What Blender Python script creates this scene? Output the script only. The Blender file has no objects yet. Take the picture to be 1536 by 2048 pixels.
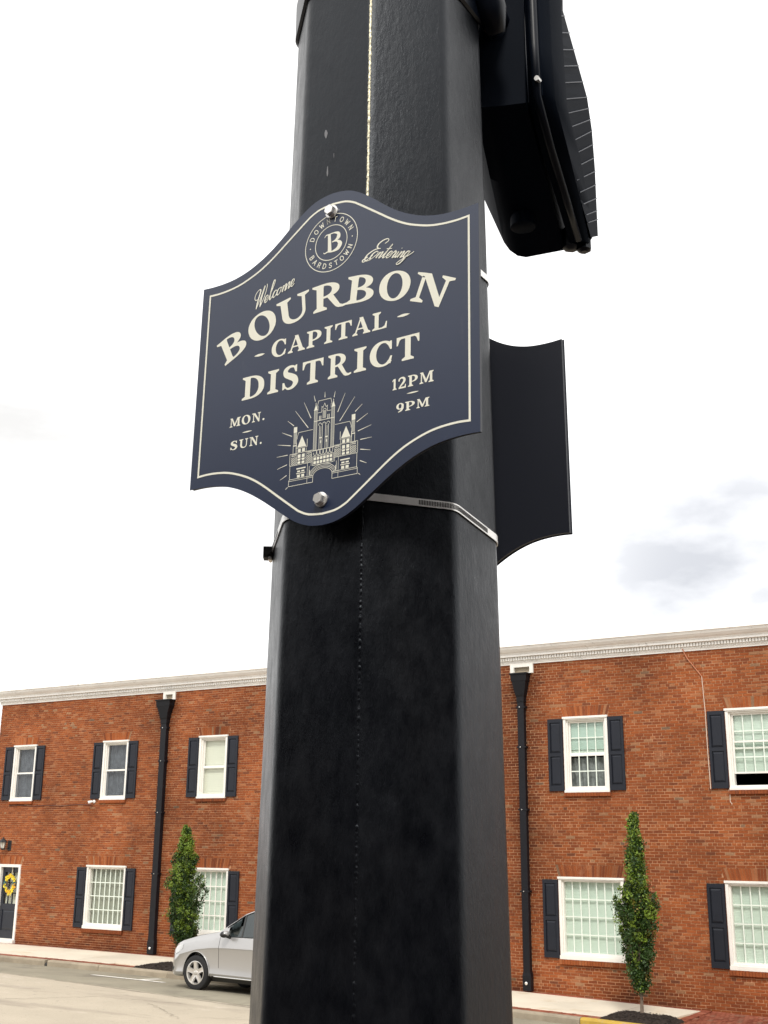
import bpy, bmesh, math, random
import numpy as np
from math import sin, cos, pi, radians, sqrt, atan2, hypot
from mathutils import Vector, Matrix
from mathutils.geometry import delaunay_2d_cdt
random.seed(7); RNG = np.random.default_rng(7)
scene = bpy.context.scene
C = scene.collection

# ------------------------------------------------------------------ camera
ZC = 2.95
cam_d = bpy.data.cameras.new('camera'); cam = bpy.data.objects.new('camera', cam_d); C.objects.link(cam)
f = 2312.0
cz = Vector((70, 8104, -2312)).normalized()
cx = Vector((3798, 627, 2312)).normalized(); cx = (cx - cx.dot(cz) * cz).normalized()
cy = cz.cross(cx)
M = Matrix((cx, cy, cz)).to_4x4(); M.translation = (0, 0, ZC)
cam.matrix_world = M
cam_d.sensor_fit = 'VERTICAL'; cam_d.sensor_height = 24.0; cam_d.lens = f / 2048 * 24.0
cam_d.clip_start = 0.05; cam_d.clip_end = 3000
scene.camera = cam
scene.render.resolution_x = 768; scene.render.resolution_y = 1024

# ------------------------------------------------------------------ sky and sun
SUN_EL, SUN_AZ = radians(47), radians(152)        # azimuth clockwise from +Y
w = bpy.data.worlds.new('World'); scene.world = w; w.use_nodes = True
nt = w.node_tree; N = nt.nodes; L = nt.links; N.clear()
def nd(t, **k):
    n = N.new(t)
    for a, v in k.items(): setattr(n, a, v)
    return n
out = nd('ShaderNodeOutputWorld'); bg = nd('ShaderNodeBackground'); bg.inputs['Strength'].default_value = 0.10
sky = nd('ShaderNodeTexSky', sky_type='NISHITA', sun_disc=False); sky.sun_elevation = SUN_EL; sky.sun_rotation = SUN_AZ
sky.dust_density = 3.0
tc = nd('ShaderNodeTexCoord'); mp = nd('ShaderNodeMapping'); mp.inputs['Scale'].default_value = (1, 1, 2.6)
mp.inputs['Location'].default_value = (2.3, 1.1, 0.4)
n1 = nd('ShaderNodeTexNoise'); n1.inputs['Scale'].default_value = 1.7; n1.inputs['Detail'].default_value = 7; n1.inputs['Roughness'].default_value = .55
L.new(tc.outputs['Generated'], mp.inputs['Vector']); L.new(mp.outputs[0], n1.inputs['Vector'])
# one greyer bank of cloud low over the roof, broken up by the same noise
def unit(v): return Vector(v).normalized()
vm = nd('ShaderNodeVectorMath', operation='DISTANCE'); vm.inputs[1].default_value = unit((-0.26, 0.945, 0.205))
L.new(tc.outputs['Generated'], vm.inputs[0])
mr = nd('ShaderNodeMapRange'); mr.inputs['From Min'].default_value = 0.03; mr.inputs['From Max'].default_value = 0.27
mr.inputs['To Min'].default_value = 1; mr.inputs['To Max'].default_value = 0; mr.interpolation_type = 'SMOOTHSTEP'
L.new(vm.outputs['Value'], mr.inputs['Value'])
n2 = nd('ShaderNodeTexNoise'); n2.inputs['Scale'].default_value = 5.5; n2.inputs['Detail'].default_value = 8
mp2 = nd('ShaderNodeMapping'); mp2.inputs['Scale'].default_value = (1, 1, 2.2); L.new(tc.outputs['Generated'], mp2.inputs['Vector']); L.new(mp2.outputs[0], n2.inputs['Vector'])
mr2 = nd('ShaderNodeMapRange'); mr2.inputs['From Min'].default_value = .26; mr2.inputs['From Max'].default_value = .64
L.new(n2.outputs['Fac'], mr2.inputs['Value'])
mul = nd('ShaderNodeMath', operation='MULTIPLY'); L.new(mr.outputs[0], mul.inputs[0]); L.new(mr2.outputs[0], mul.inputs[1])
cr = nd('ShaderNodeValToRGB'); cr.color_ramp.elements[0].position = .30; cr.color_ramp.elements[0].color = (6.6, 6.5, 6.35, 1)
cr.color_ramp.elements[1].position = .62; cr.color_ramp.elements[1].color = (12.6, 12.5, 12.4, 1)
L.new(n1.outputs['Fac'], cr.inputs['Fac'])
m1 = nd('ShaderNodeMix', data_type='RGBA'); L.new(mul.outputs[0], m1.inputs[0]); L.new(cr.outputs[0], m1.inputs[6]); m1.inputs[7].default_value = (5.1, 5.2, 5.5, 1)
m2 = nd('ShaderNodeMix', data_type='RGBA'); m2.inputs[0].default_value = 0.94; L.new(sky.outputs[0], m2.inputs[6]); L.new(m1.outputs[2], m2.inputs[7])
L.new(m2.outputs[2], bg.inputs['Color']); L.new(bg.outputs[0], out.inputs['Surface'])

sd = bpy.data.lights.new('sun', 'SUN'); sun = bpy.data.objects.new('sun', sd); C.objects.link(sun)
sd.energy = 1.5; sd.angle = radians(10); sd.color = (1, .955, .89)
sv = Vector((sin(SUN_AZ) * cos(SUN_EL), cos(SUN_AZ) * cos(SUN_EL), sin(SUN_EL)))
sun.rotation_euler = sv.to_track_quat('Z', 'Y').to_euler(); sun.location = (0, 0, 30)

vs = scene.view_settings; vs.view_transform = 'Standard'; vs.look = 'None'; vs.exposure = 0.60; vs.gamma = 1; vs.use_curve_mapping = False
scene.cycles.use_denoising = True

# ------------------------------------------------------------------ materials
MATS = {}
def mat(name, col, rough=.6, metal=0, spec=.5, var=0, vscale=5, bump=0, bscale=40, bstretch=None, coat=0, stains=None, rnd=0):
    """plain procedural surface: base colour with noise wear, fine relief"""
    m = bpy.data.materials.new(name); m.use_nodes = True; t = m.node_tree; b = t.nodes['Principled BSDF']
    b.inputs['Roughness'].default_value = rough; b.inputs['Metallic'].default_value = metal
    b.inputs['Specular IOR Level'].default_value = spec; b.inputs['Coat Weight'].default_value = coat
    col = tuple(col) + (1,)
    b.inputs['Base Color'].default_value = col
    tcn = t.nodes.new('ShaderNodeNewGeometry'); cur = None
    def noise(scale, detail=5, stretch=None, rough_=.6):
        n = t.nodes.new('ShaderNodeTexNoise'); n.inputs['Scale'].default_value = scale; n.inputs['Detail'].default_value = detail
        n.inputs['Roughness'].default_value = rough_
        src = tcn.outputs['Position']
        if stretch:
            q = t.nodes.new('ShaderNodeMapping'); q.inputs['Scale'].default_value = stretch; t.links.new(src, q.inputs['Vector']); src = q.outputs[0]
        t.links.new(src, n.inputs['Vector']); return n
    if var:
        n = noise(vscale); r = t.nodes.new('ShaderNodeValToRGB'); e = r.color_ramp.elements
        e[0].position = .3; e[0].color = tuple(c * (1 - var) for c in col[:3]) + (1,)
        e[1].position = .7; e[1].color = tuple(min(1, c * (1 + var)) for c in col[:3]) + (1,)
        t.links.new(n.outputs['Fac'], r.inputs['Fac']); cur = r.outputs[0]
    for (sc, lo, hi, c2, st) in (stains or []):
        n = noise(sc, 6, st); r = t.nodes.new('ShaderNodeMapRange'); r.inputs['From Min'].default_value = lo; r.inputs['From Max'].default_value = hi
        t.links.new(n.outputs['Fac'], r.inputs['Value'])
        x = t.nodes.new('ShaderNodeMix'); x.data_type = 'RGBA'; t.links.new(r.outputs[0], x.inputs[0])
        if cur: t.links.new(cur, x.inputs[6])
        else: x.inputs[6].default_value = col
        x.inputs[7].default_value = tuple(c2) + (1,); cur = x.outputs[2]
    if rnd:
        oi = t.nodes.new('ShaderNodeObjectInfo'); hv = t.nodes.new('ShaderNodeHueSaturation'); mr_ = t.nodes.new('ShaderNodeMapRange')
        mr_.inputs['To Min'].default_value = 1 - rnd; mr_.inputs['To Max'].default_value = 1 + rnd
        t.links.new(oi.outputs['Random'], mr_.inputs['Value']); t.links.new(mr_.outputs[0], hv.inputs['Value'])
        if cur: t.links.new(cur, hv.inputs['Color'])
        else: hv.inputs['Color'].default_value = col
        cur = hv.outputs[0]
    if cur: t.links.new(cur, b.inputs['Base Color'])
    if bump:
        n = noise(bscale, 6, bstretch); bn = t.nodes.new('ShaderNodeBump'); bn.inputs['Strength'].default_value = 1.0; bn.inputs['Distance'].default_value = bump
        t.links.new(n.outputs['Fac'], bn.inputs['Height']); t.links.new(bn.outputs[0], b.inputs['Normal'])
    MATS[name] = m; return m

def brick_mat(name, ramp, bump=.0015):
    """brick colour from the per-brick 'tint' attribute (plus the object's random number for bricks built singly) with wear"""
    m = bpy.data.materials.new(name); m.use_nodes = True; t = m.node_tree; b = t.nodes['Principled BSDF']; K = t.links
    b.inputs['Roughness'].default_value = .88; b.inputs['Specular IOR Level'].default_value = .25
    at = t.nodes.new('ShaderNodeAttribute'); at.attribute_name = 'tint'; oi = t.nodes.new('ShaderNodeObjectInfo')
    ad = t.nodes.new('ShaderNodeMath'); ad.operation = 'ADD'; K.new(at.outputs['Fac'], ad.inputs[0]); K.new(oi.outputs['Random'], ad.inputs[1])
    fr = t.nodes.new('ShaderNodeMath'); fr.operation = 'FRACT'; K.new(ad.outputs[0], fr.inputs[0])
    r = t.nodes.new('ShaderNodeValToRGB'); r.color_ramp.interpolation = 'LINEAR'
    while len(r.color_ramp.elements) < len(ramp): r.color_ramp.elements.new(.5)
    for e, (p, c) in zip(r.color_ramp.elements, ramp): e.position = p; e.color = tuple(c) + (1,)
    K.new(fr.outputs[0], r.inputs['Fac'])
    g = t.nodes.new('ShaderNodeNewGeometry'); n = t.nodes.new('ShaderNodeTexNoise'); n.inputs['Scale'].default_value = .55; n.inputs['Detail'].default_value = 6
    K.new(g.outputs['Position'], n.inputs['Vector'])
    rr = t.nodes.new('ShaderNodeValToRGB'); rr.color_ramp.elements[0].position = .33; rr.color_ramp.elements[0].color = (.58, .53, .49, 1)
    rr.color_ramp.elements[1].position = .66; rr.color_ramp.elements[1].color = (1.12, 1.08, 1.02, 1); K.new(n.outputs['Fac'], rr.inputs['Fac'])
    mx = t.nodes.new('ShaderNodeMix'); mx.data_type = 'RGBA'; mx.blend_type = 'MULTIPLY'; mx.inputs[0].default_value = .85
    K.new(r.outputs[0], mx.inputs[6]); K.new(rr.outputs[0], mx.inputs[7])
    n2 = t.nodes.new('ShaderNodeTexNoise'); n2.inputs['Scale'].default_value = 38; n2.inputs['Detail'].default_value = 4; K.new(g.outputs['Position'], n2.inputs['Vector'])
    r2 = t.nodes.new('ShaderNodeValToRGB'); r2.color_ramp.elements[0].position = .3; r2.color_ramp.elements[0].color = (.62, .62, .62, 1)
    r2.color_ramp.elements[1].position = .7; r2.color_ramp.elements[1].color = (1.25, 1.22, 1.2, 1); K.new(n2.outputs['Fac'], r2.inputs['Fac'])
    m3 = t.nodes.new('ShaderNodeMix'); m3.data_type = 'RGBA'; m3.blend_type = 'MULTIPLY'; m3.inputs[0].default_value = .4
    K.new(mx.outputs[2], m3.inputs[6]); K.new(r2.outputs[0], m3.inputs[7])
    # pale salt blooms
    n3 = t.nodes.new('ShaderNodeTexNoise'); n3.inputs['Scale'].default_value = 1.6; n3.inputs['Detail'].default_value = 9; n3.inputs['Roughness'].default_value = .7
    K.new(g.outputs['Position'], n3.inputs['Vector'])
    mr_ = t.nodes.new('ShaderNodeMapRange'); mr_.inputs['From Min'].default_value = .60; mr_.inputs['From Max'].default_value = .74; mr_.inputs['To Max'].default_value = .55
    K.new(n3.outputs['Fac'], mr_.inputs['Value'])
    m4 = t.nodes.new('ShaderNodeMix'); m4.data_type = 'RGBA'; K.new(mr_.outputs[0], m4.inputs[0]); K.new(m3.outputs[2], m4.inputs[6]); m4.inputs[7].default_value = (.42, .23, .13, 1)
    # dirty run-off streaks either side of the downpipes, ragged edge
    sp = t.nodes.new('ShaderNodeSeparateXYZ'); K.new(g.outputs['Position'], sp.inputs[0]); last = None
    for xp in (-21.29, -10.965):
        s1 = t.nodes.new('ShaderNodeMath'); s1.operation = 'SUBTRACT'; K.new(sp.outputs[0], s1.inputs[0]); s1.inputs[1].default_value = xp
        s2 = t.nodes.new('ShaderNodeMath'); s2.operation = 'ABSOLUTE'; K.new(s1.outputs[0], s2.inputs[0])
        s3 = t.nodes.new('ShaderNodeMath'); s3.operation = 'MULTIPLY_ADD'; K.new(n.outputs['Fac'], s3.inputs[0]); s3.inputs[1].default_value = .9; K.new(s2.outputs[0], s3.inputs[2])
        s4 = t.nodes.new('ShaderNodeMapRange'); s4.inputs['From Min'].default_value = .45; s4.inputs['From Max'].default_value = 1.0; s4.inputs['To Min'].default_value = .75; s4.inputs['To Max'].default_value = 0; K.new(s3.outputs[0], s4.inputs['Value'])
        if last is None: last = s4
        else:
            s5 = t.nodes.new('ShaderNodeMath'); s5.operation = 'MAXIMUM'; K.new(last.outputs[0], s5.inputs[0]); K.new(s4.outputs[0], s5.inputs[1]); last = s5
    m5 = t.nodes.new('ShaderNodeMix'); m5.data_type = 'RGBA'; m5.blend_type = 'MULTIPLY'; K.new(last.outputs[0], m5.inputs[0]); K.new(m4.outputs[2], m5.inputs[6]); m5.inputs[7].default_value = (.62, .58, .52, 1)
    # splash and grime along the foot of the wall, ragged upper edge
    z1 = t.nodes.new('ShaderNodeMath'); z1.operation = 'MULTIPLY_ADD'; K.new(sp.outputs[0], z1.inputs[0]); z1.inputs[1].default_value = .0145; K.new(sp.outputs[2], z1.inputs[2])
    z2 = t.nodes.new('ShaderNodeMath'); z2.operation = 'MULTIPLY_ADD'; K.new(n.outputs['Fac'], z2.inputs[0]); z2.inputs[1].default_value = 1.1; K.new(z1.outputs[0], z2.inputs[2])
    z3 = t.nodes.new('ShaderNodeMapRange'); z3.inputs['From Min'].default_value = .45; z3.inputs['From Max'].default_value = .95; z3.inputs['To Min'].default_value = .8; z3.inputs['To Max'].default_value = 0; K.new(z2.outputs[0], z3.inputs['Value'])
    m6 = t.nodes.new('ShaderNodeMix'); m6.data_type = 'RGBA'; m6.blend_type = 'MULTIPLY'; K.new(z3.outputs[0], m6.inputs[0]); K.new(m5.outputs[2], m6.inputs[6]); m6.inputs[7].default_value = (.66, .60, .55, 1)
    K.new(m6.outputs[2], b.inputs['Base Color'])
    bn = t.nodes.new('ShaderNodeBump'); bn.inputs['Strength'].default_value = 1; bn.inputs['Distance'].default_value = bump
    K.new(n2.outputs['Fac'], bn.inputs['Height']); K.new(bn.outputs[0], b.inputs['Normal'])
    MATS[name] = m; return m

def glass_mat(name, tint, refl_rough=.03, see=.8):
    """a window pane: mostly clear, sky on it by Fresnel"""
    m = bpy.data.materials.new(name); m.use_nodes = True; t = m.node_tree; t.nodes.clear(); K = t.links
    o = t.nodes.new('ShaderNodeOutputMaterial'); tr = t.nodes.new('ShaderNodeBsdfTransparent'); tr.inputs[0].default_value = tuple(c * see for c in tint) + (1,)
    gl = t.nodes.new('ShaderNodeBsdfGlossy'); gl.inputs['Roughness'].default_value = refl_rough; fr = t.nodes.new('ShaderNodeFresnel'); fr.inputs[0].default_value = 1.52
    g = t.nodes.new('ShaderNodeNewGeometry'); n = t.nodes.new('ShaderNodeTexNoise'); n.inputs['Scale'].default_value = 2.2; K.new(g.outputs['Position'], n.inputs['Vector'])
    bn = t.nodes.new('ShaderNodeBump'); bn.inputs['Distance'].default_value = .0012; K.new(n.outputs['Fac'], bn.inputs['Height']); K.new(bn.outputs[0], gl.inputs['Normal'])
    mx = t.nodes.new('ShaderNodeMixShader'); bf = t.nodes.new('ShaderNodeMath'); bf.operation = 'SUBTRACT'; bf.inputs[0].default_value = 1; K.new(g.outputs['Backfacing'], bf.inputs[1])
    fm = t.nodes.new('ShaderNodeMath'); fm.operation = 'MULTIPLY'; K.new(fr.outputs[0], fm.inputs[0]); K.new(bf.outputs[0], fm.inputs[1])
    K.new(fm.outputs[0], mx.inputs[0]); K.new(tr.outputs[0], mx.inputs[1]); K.new(gl.outputs[0], mx.inputs[2]); K.new(mx.outputs[0], o.inputs[0])
    MATS[name] = m; return m

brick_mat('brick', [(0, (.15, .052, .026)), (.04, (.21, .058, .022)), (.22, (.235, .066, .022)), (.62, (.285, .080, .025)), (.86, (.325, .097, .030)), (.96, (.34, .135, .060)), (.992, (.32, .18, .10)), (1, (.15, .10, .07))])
brick_mat('paver', [(0, (.30, .09, .055)), (.4, (.40, .13, .08)), (.75, (.46, .18, .12)), (1, (.36, .2, .14))])
mat('mortar', (.50, .275, .155), .95, var=.25, vscale=1.1, spec=.2, bump=.001, bscale=60)
mat('white_paint', (.80, .775, .72), .5, var=.06, vscale=3)
mat('cornice_paint', (.86, .84, .80), .55, var=.08, vscale=2, stains=[(9, .62, .75, (.45, .42, .38), None)])
mat('shutter_paint', (.011, .0135, .021), .5, spec=.35, var=.12, vscale=2)
mat('door_paint', (.014, .017, .026), .4)
mat('black_metal', (.006, .006, .009), .5, spec=.3, var=.2, vscale=8, bump=.0006, bscale=90)
mat('hopper_metal', (.004, .004, .006), .6, spec=.3, var=.2)
mat('concrete', (.66, .60, .49), .9, spec=.2, var=.09, vscale=.8, bump=.001, bscale=50, stains=[(1.3, .56, .8, (.50, .39, .25), None), (30, .62, .8, (.55, .5, .42), None)], rnd=.05)
mat('kerb_concrete', (.33, .28, .21), .92, spec=.2, var=.18, vscale=3, bump=.004, bscale=35, rnd=.08)
mat('kerb_yellow', (.50, .33, .05), .7, var=.15, vscale=4, bump=.002, bscale=40, stains=[(9, .55, .7, (.36, .3, .2), None)])
mat('mulch', (.022, .014, .010), .95, var=.5, vscale=30, bump=.02, bscale=30)
mat('road_paint', (.82, .79, .72), .75, var=.08, vscale=6, stains=[(22, .55, .68, (.42, .38, .31), None)])
mat('crack', (.34, .295, .23), .95)
mat('blind', (.60, .69, .61), .6)
mat('blind_cream', (.72, .71, .60), .6)
mat('blind_grey', (.30, .31, .26), .7)
mat('curtain', (.20, .21, .21), .9, var=.35, vscale=6)
mat('shade_green', (.42, .54, .48), .8)
mat('dark_room', (.02, .02, .022), .9)
mat('shop_paving', (.055, .042, .038), .9, var=.2, vscale=3); mat('shop_brick', (.032, .022, .02), .9, var=.2, vscale=2); mat('shop_trim', (.12, .11, .10), .8)
mat('roofing', (.2, .2, .2), .9)
glass_mat('glass', (.985, 1, .99), see=.985); glass_mat('screen_glass', (.95, .97, 1), .12, .84)
mat('grille_white', (.74, .80, .72), .5)
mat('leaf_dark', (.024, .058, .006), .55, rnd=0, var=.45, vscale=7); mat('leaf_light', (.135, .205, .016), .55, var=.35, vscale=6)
mat('leaf_brown', (.17, .12, .02), .6, var=.3, vscale=8)
mat('bark', (.16, .12, .09), .9, var=.3, vscale=20, bump=.003, bscale=40, bstretch=(4, 4, .6))
mat('stainless', (.90, .88, .84), .30, metal=.5, var=.1, vscale=20)
mat('slot_dark', (.03, .028, .025), .6)
mat('bolt_metal', (.84, .82, .78), .2, metal=.6)
mat('brass_weld', (.66, .61, .44), .4, metal=.7, var=.4, vscale=120, bump=.002, bscale=200)
mat('chip_grey', (.22, .22, .23), .7)
mat('rubber', (.018, .018, .019), .75)
mat('sign_face', (.0112, .0215, .056), .34, spec=.72, var=.05, vscale=6, stains=[(14, .66, .80, (.05, .055, .08), (1, 1, .35))])
mat('sign_edge', (.012, .014, .022), .45)
mat('print_cream', (.90, .88, .74), .5)
mat('signal_black', (.003, .005, .010), .34, spec=.25, var=.2, vscale=6)
mat('signal_plain', (.0022, .0045, .0095), .6, spec=.035)
mat('signal_ridge', (.022, .028, .042), .5)
mat('car_paint', (.44, .435, .43), .28, metal=.5, coat=.8)
mat('car_glass', (.03, .04, .042), .04, spec=.8)
mat('trim_black', (.014, .014, .015), .5); mat('chrome', (.8, .8, .8), .12, metal=1); mat('alloy', (.72, .70, .67), .3, metal=.7)
mat('tyre', (.014, .014, .015), .8); mat('lamp_glass', (.55, .56, .56), .1, spec=.8)
mat('lantern_glass', (.7, .68, .6), .15)
mat('flower_yellow', (.80, .62, .03), .6, var=.2, vscale=20); mat('flower_gold', (.85, .42, .02), .6); mat('leaf_wreath', (.05, .16, .14), .6, var=.3, vscale=20); mat('ribbon', (.45, .4, .3), .6)
mat('camera_white', (.8, .8, .78), .4); mat('cable_dark', (.10, .04, .03), .7); mat('wire_orange', (.50, .20, .11), .6); mat('wire_pale', (.66, .52, .42), .6)

# black pole paint: thick, pitted, streaked along the length
def pole_paint():
    m = bpy.data.materials.new('pole_paint'); m.use_nodes = True; t = m.node_tree; b = t.nodes['Principled BSDF']; K = t.links
    g = t.nodes.new('ShaderNodeNewGeometry')
    def noise(sc, st, det=6, ro=.6):
        q = t.nodes.new('ShaderNodeMapping'); q.inputs['Scale'].default_value = st; K.new(g.outputs['Position'], q.inputs['Vector'])
        n = t.nodes.new('ShaderNodeTexNoise'); n.inputs['Scale'].default_value = sc; n.inputs['Detail'].default_value = det; n.inputs['Roughness'].default_value = ro
        K.new(q.outputs[0], n.inputs['Vector']); return n
    def ramp(n, a, ca, bb, cb):
        r = t.nodes.new('ShaderNodeValToRGB'); r.color_ramp.elements[0].position = a; r.color_ramp.elements[0].color = ca; r.color_ramp.elements[1].position = bb; r.color_ramp.elements[1].color = cb
        K.new(n.outputs['Fac'], r.inputs['Fac']); return r
    a = noise(26, (1, 1, .55), 8, .7); c = ramp(a, .35, (.0020, .0023, .0034, 1), .7, (.0058, .0060, .0074, 1))
    d = noise(5, (1, 1, .5)); e = ramp(d, .4, (.88, .92, 1, 1), .65, (1.1, 1.06, 1.02, 1))
    x = t.nodes.new('ShaderNodeMix'); x.data_type = 'RGBA'; x.blend_type = 'MULTIPLY'; x.inputs[0].default_value = 1; K.new(c.outputs[0], x.inputs[6]); K.new(e.outputs[0], x.inputs[7])
    # a few scraped, pale flecks
    s = noise(9, (1, 1, .45), 3, .4); s2 = t.nodes.new('ShaderNodeMapRange'); s2.inputs['From Min'].default_value = .79; s2.inputs['From Max'].default_value = .82; K.new(s.outputs['Fac'], s2.inputs['Value'])
    y = t.nodes.new('ShaderNodeMix'); y.data_type = 'RGBA'; K.new(s2.outputs[0], y.inputs[0]); K.new(x.outputs[2], y.inputs[6]); y.inputs[7].default_value = (.3, .3, .3, 1)
    K.new(y.outputs[2], b.inputs['Base Color'])
    r = ramp(a, .3, (.26, .26, .26, 1), .7, (.44, .44, .44, 1)); K.new(r.outputs[0], b.inputs['Roughness'])
    b.inputs['IOR'].default_value = 1.38; b.inputs['Specular IOR Level'].default_value = .50; b.inputs['Specular Tint'].default_value = (.84, .91, 1, 1)
    v = noise(95, (1, 1, .45), 8, .7); v2 = noise(14, (1, 1, .4), 5, .6)
    ad = t.nodes.new('ShaderNodeMath'); ad.operation = 'MULTIPLY_ADD'; ad.inputs[1].default_value = .9; K.new(v2.outputs['Fac'], ad.inputs[0]); K.new(v.outputs['Fac'], ad.inputs[2])
    bn = t.nodes.new('ShaderNodeBump'); bn.inputs['Distance'].default_value = .0010; bn.inputs['Strength'].default_value = 1; K.new(ad.outputs[0], bn.inputs['Height']); K.new(bn.outputs[0], b.inputs['Normal'])
    MATS['pole_paint'] = m
pole_paint()

# ------------------------------------------------------------------ object helpers
WORLD = {}                                   # object name -> world position of its origin
def tag(o, label=None, cat=None, group=None, kind=None):
    if label: o['label'] = label
    if cat: o['category'] = cat
    if group: o['group'] = group
    if kind: o['kind'] = kind
    return o
def empty(name, loc, label=None, cat=None, group=None, kind=None, parent=None):
    o = bpy.data.objects.new(name, None); C.objects.link(o); o.empty_display_size = .2
    if parent is not None: o.parent = parent; o.location = Vector(loc) - WORLD[parent.name]
    else: o.location = loc
    WORLD[o.name] = Vector(loc); return tag(o, label, cat, group, kind)
def place(o, loc, parent=None):
    if parent is not None: o.parent = parent; o.location = Vector(loc) - WORLD[parent.name]
    else: o.location = loc
    WORLD[o.name] = Vector(loc)

class MB:
    def __init__(s): s.v = []; s.f = []; s.m = []
    def add(s, vs_, fs_, mi=0):
        n = len(s.v); s.v += [tuple(p) for p in vs_]; s.f += [tuple(i + n for i in q) for q in fs_]; s.m += [mi] * len(fs_); return s
    def box(s, x0, x1, y0, y1, z0, z1, mi=0, skip=()):
        vs_ = [(x0, y0, z0), (x1, y0, z0), (x1, y1, z0), (x0, y1, z0), (x0, y0, z1), (x1, y0, z1), (x1, y1, z1), (x0, y1, z1)]
        fs_ = [(0, 3, 2, 1), (4, 5, 6, 7), (0, 1, 5, 4), (1, 2, 6, 5), (2, 3, 7, 6), (3, 0, 4, 7)]
        return s.add(vs_, [q for i, q in enumerate(fs_) if i not in skip], mi)
    def quad(s, a, b, c, d, mi=0): return s.add([a, b, c, d], [(0, 1, 2, 3)], mi)
    def tube(s, path, r, n=8, caps=True, mi=0, sx=None):
        P = [Vector(p) for p in path]; R = r if hasattr(r, '__len__') else [r] * len(P); rings = []
        up = Vector((0, 0, 1)); T0 = (P[1] - P[0]).normalized()
        if abs(T0.dot(up)) > .95: up = Vector((1, 0, 0))
        U = (up - T0 * up.dot(T0)).normalized()
        for i, p in enumerate(P):
            T = (P[min(i + 1, len(P) - 1)] - P[max(i - 1, 0)]).normalized(); U = (U - T * U.dot(T)).normalized(); V = T.cross(U)
            rings.append([p + (U * cos(2 * pi * k / n) + V * sin(2 * pi * k / n)) * R[i] for k in range(n)])
        vs_ = [q for rg in rings for q in rg]; fs_ = []
        for i in range(len(P) - 1):
            for k in range(n): fs_.append((i * n + k, i * n + (k + 1) % n, (i + 1) * n + (k + 1) % n, (i + 1) * n + k))
        if caps: fs_ += [tuple(reversed(range(n))), tuple((len(P) - 1) * n + k for k in range(n))]
        return s.add(vs_, fs_, mi)
    def loft(s, rings, caps=True, closed=True, mi=0):
        n = len(rings[0]); vs_ = [q for rg in rings for q in rg]; fs_ = []
        for i in range(len(rings) - 1):
            for k in range(n if closed else n - 1): fs_.append((i * n + k, i * n + (k + 1) % n, (i + 1) * n + (k + 1) % n, (i + 1) * n + k))
        if caps: fs_ += [tuple(reversed(range(n))), tuple((len(rings) - 1) * n + k for k in range(n))]
        return s.add(vs_, fs_, mi)
    def ball(s, c, r, seg=8, rings=5, sc=(1, 1, 1), mi=0):
        vs_ = [(c[0], c[1], c[2] - r * sc[2])]; fs_ = []
        for i in range(1, rings):
            a = -pi / 2 + pi * i / rings
            for k in range(seg): b = 2 * pi * k / seg; vs_.append((c[0] + r * sc[0] * cos(a) * cos(b), c[1] + r * sc[1] * cos(a) * sin(b), c[2] + r * sc[2] * sin(a)))
        vs_.append((c[0], c[1], c[2] + r * sc[2])); t = len(vs_) - 1
        for k in range(seg): fs_.append((0, 1 + (k + 1) % seg, 1 + k)); fs_.append((t, 1 + (rings - 2) * seg + k, 1 + (rings - 2) * seg + (k + 1) % seg))
        for i in range(rings - 2):
            for k in range(seg): a = 1 + i * seg; fs_.append((a + k, a + (k + 1) % seg, a + seg + (k + 1) % seg, a + seg + k))
        return s.add(vs_, fs_, mi)
    def xf(s, M_): s.v = [tuple(M_ @ Vector(p)) for p in s.v]; return s
    def mesh(s, name, mats, o=Vector((0, 0, 0)), smooth=False, tint=None):
        me = bpy.data.meshes.new(name); me.from_pydata([(p[0] - o[0], p[1] - o[1], p[2] - o[2]) for p in s.v], [], s.f)
        for m_ in (mats if isinstance(mats, (list, tuple)) else [mats]): me.materials.append(MATS[m_])
        if len(me.materials) > 1: me.polygons.foreach_set('material_index', s.m)
        if smooth: me.polygons.foreach_set('use_smooth', [True] * len(me.polygons))
        if tint is not None:
            a = me.attributes.new('tint', 'FLOAT', 'FACE'); a.data.foreach_set('value', tint)
        me.update(); return me
    def build(s, name, mats, parent=None, origin=None, smooth=False, tint=None, fix=True):
        """world-space shape -> one mesh object, hung on its parent"""
        if origin is None:
            if parent is not None: origin = WORLD[parent.name]
            else:
                a = np.array(s.v); origin = Vector(((a[:, 0].min() + a[:, 0].max()) / 2, (a[:, 1].min() + a[:, 1].max()) / 2, a[:, 2].min()))
        origin = Vector(origin)
        me = s.mesh(name, mats, origin, False, tint)
        if fix and len(me.polygons) < 20000:
            b = bmesh.new(); b.from_mesh(me); bmesh.ops.recalc_face_normals(b, faces=b.faces); b.to_mesh(me); b.free()
        if smooth:
            me.polygons.foreach_set('use_smooth', [True] * len(me.polygons))
            if smooth is not True: me.set_sharp_from_angle(angle=radians(smooth))
        o = bpy.data.objects.new(name, me); C.objects.link(o); place(o, origin, parent); return o
def copy_tree(o, parent=None):
    c = o.copy(); C.objects.link(c); c.parent = parent
    for ch in [k for k in CH.get(o.name, [])]: copy_tree(ch, c)
    return c
CH = {}

# ground height (street falls gently to the right), relative to world zero
def g(x):
    x = max(-29.0, min(2.0, x)); return -0.000675 * x * x - 0.035228 * x - 3.206925 + ZC
def road_z(x, y):
    d = 20.45 - y; z = g(x) - .13 + .065 * min(d, 2.0) + .008 * max(0, min(d, 9) - 2.0)
    t = max(0, min(1, (12.0 - y) / 9.0)); t = t * t * (3 - 2 * t)
    return z * (1 - t) + (ZC - 1.62 - .13) * t
YW = 23.0
WL, WR = -27.82, 6.6
ZT = 3.80 + ZC
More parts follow.
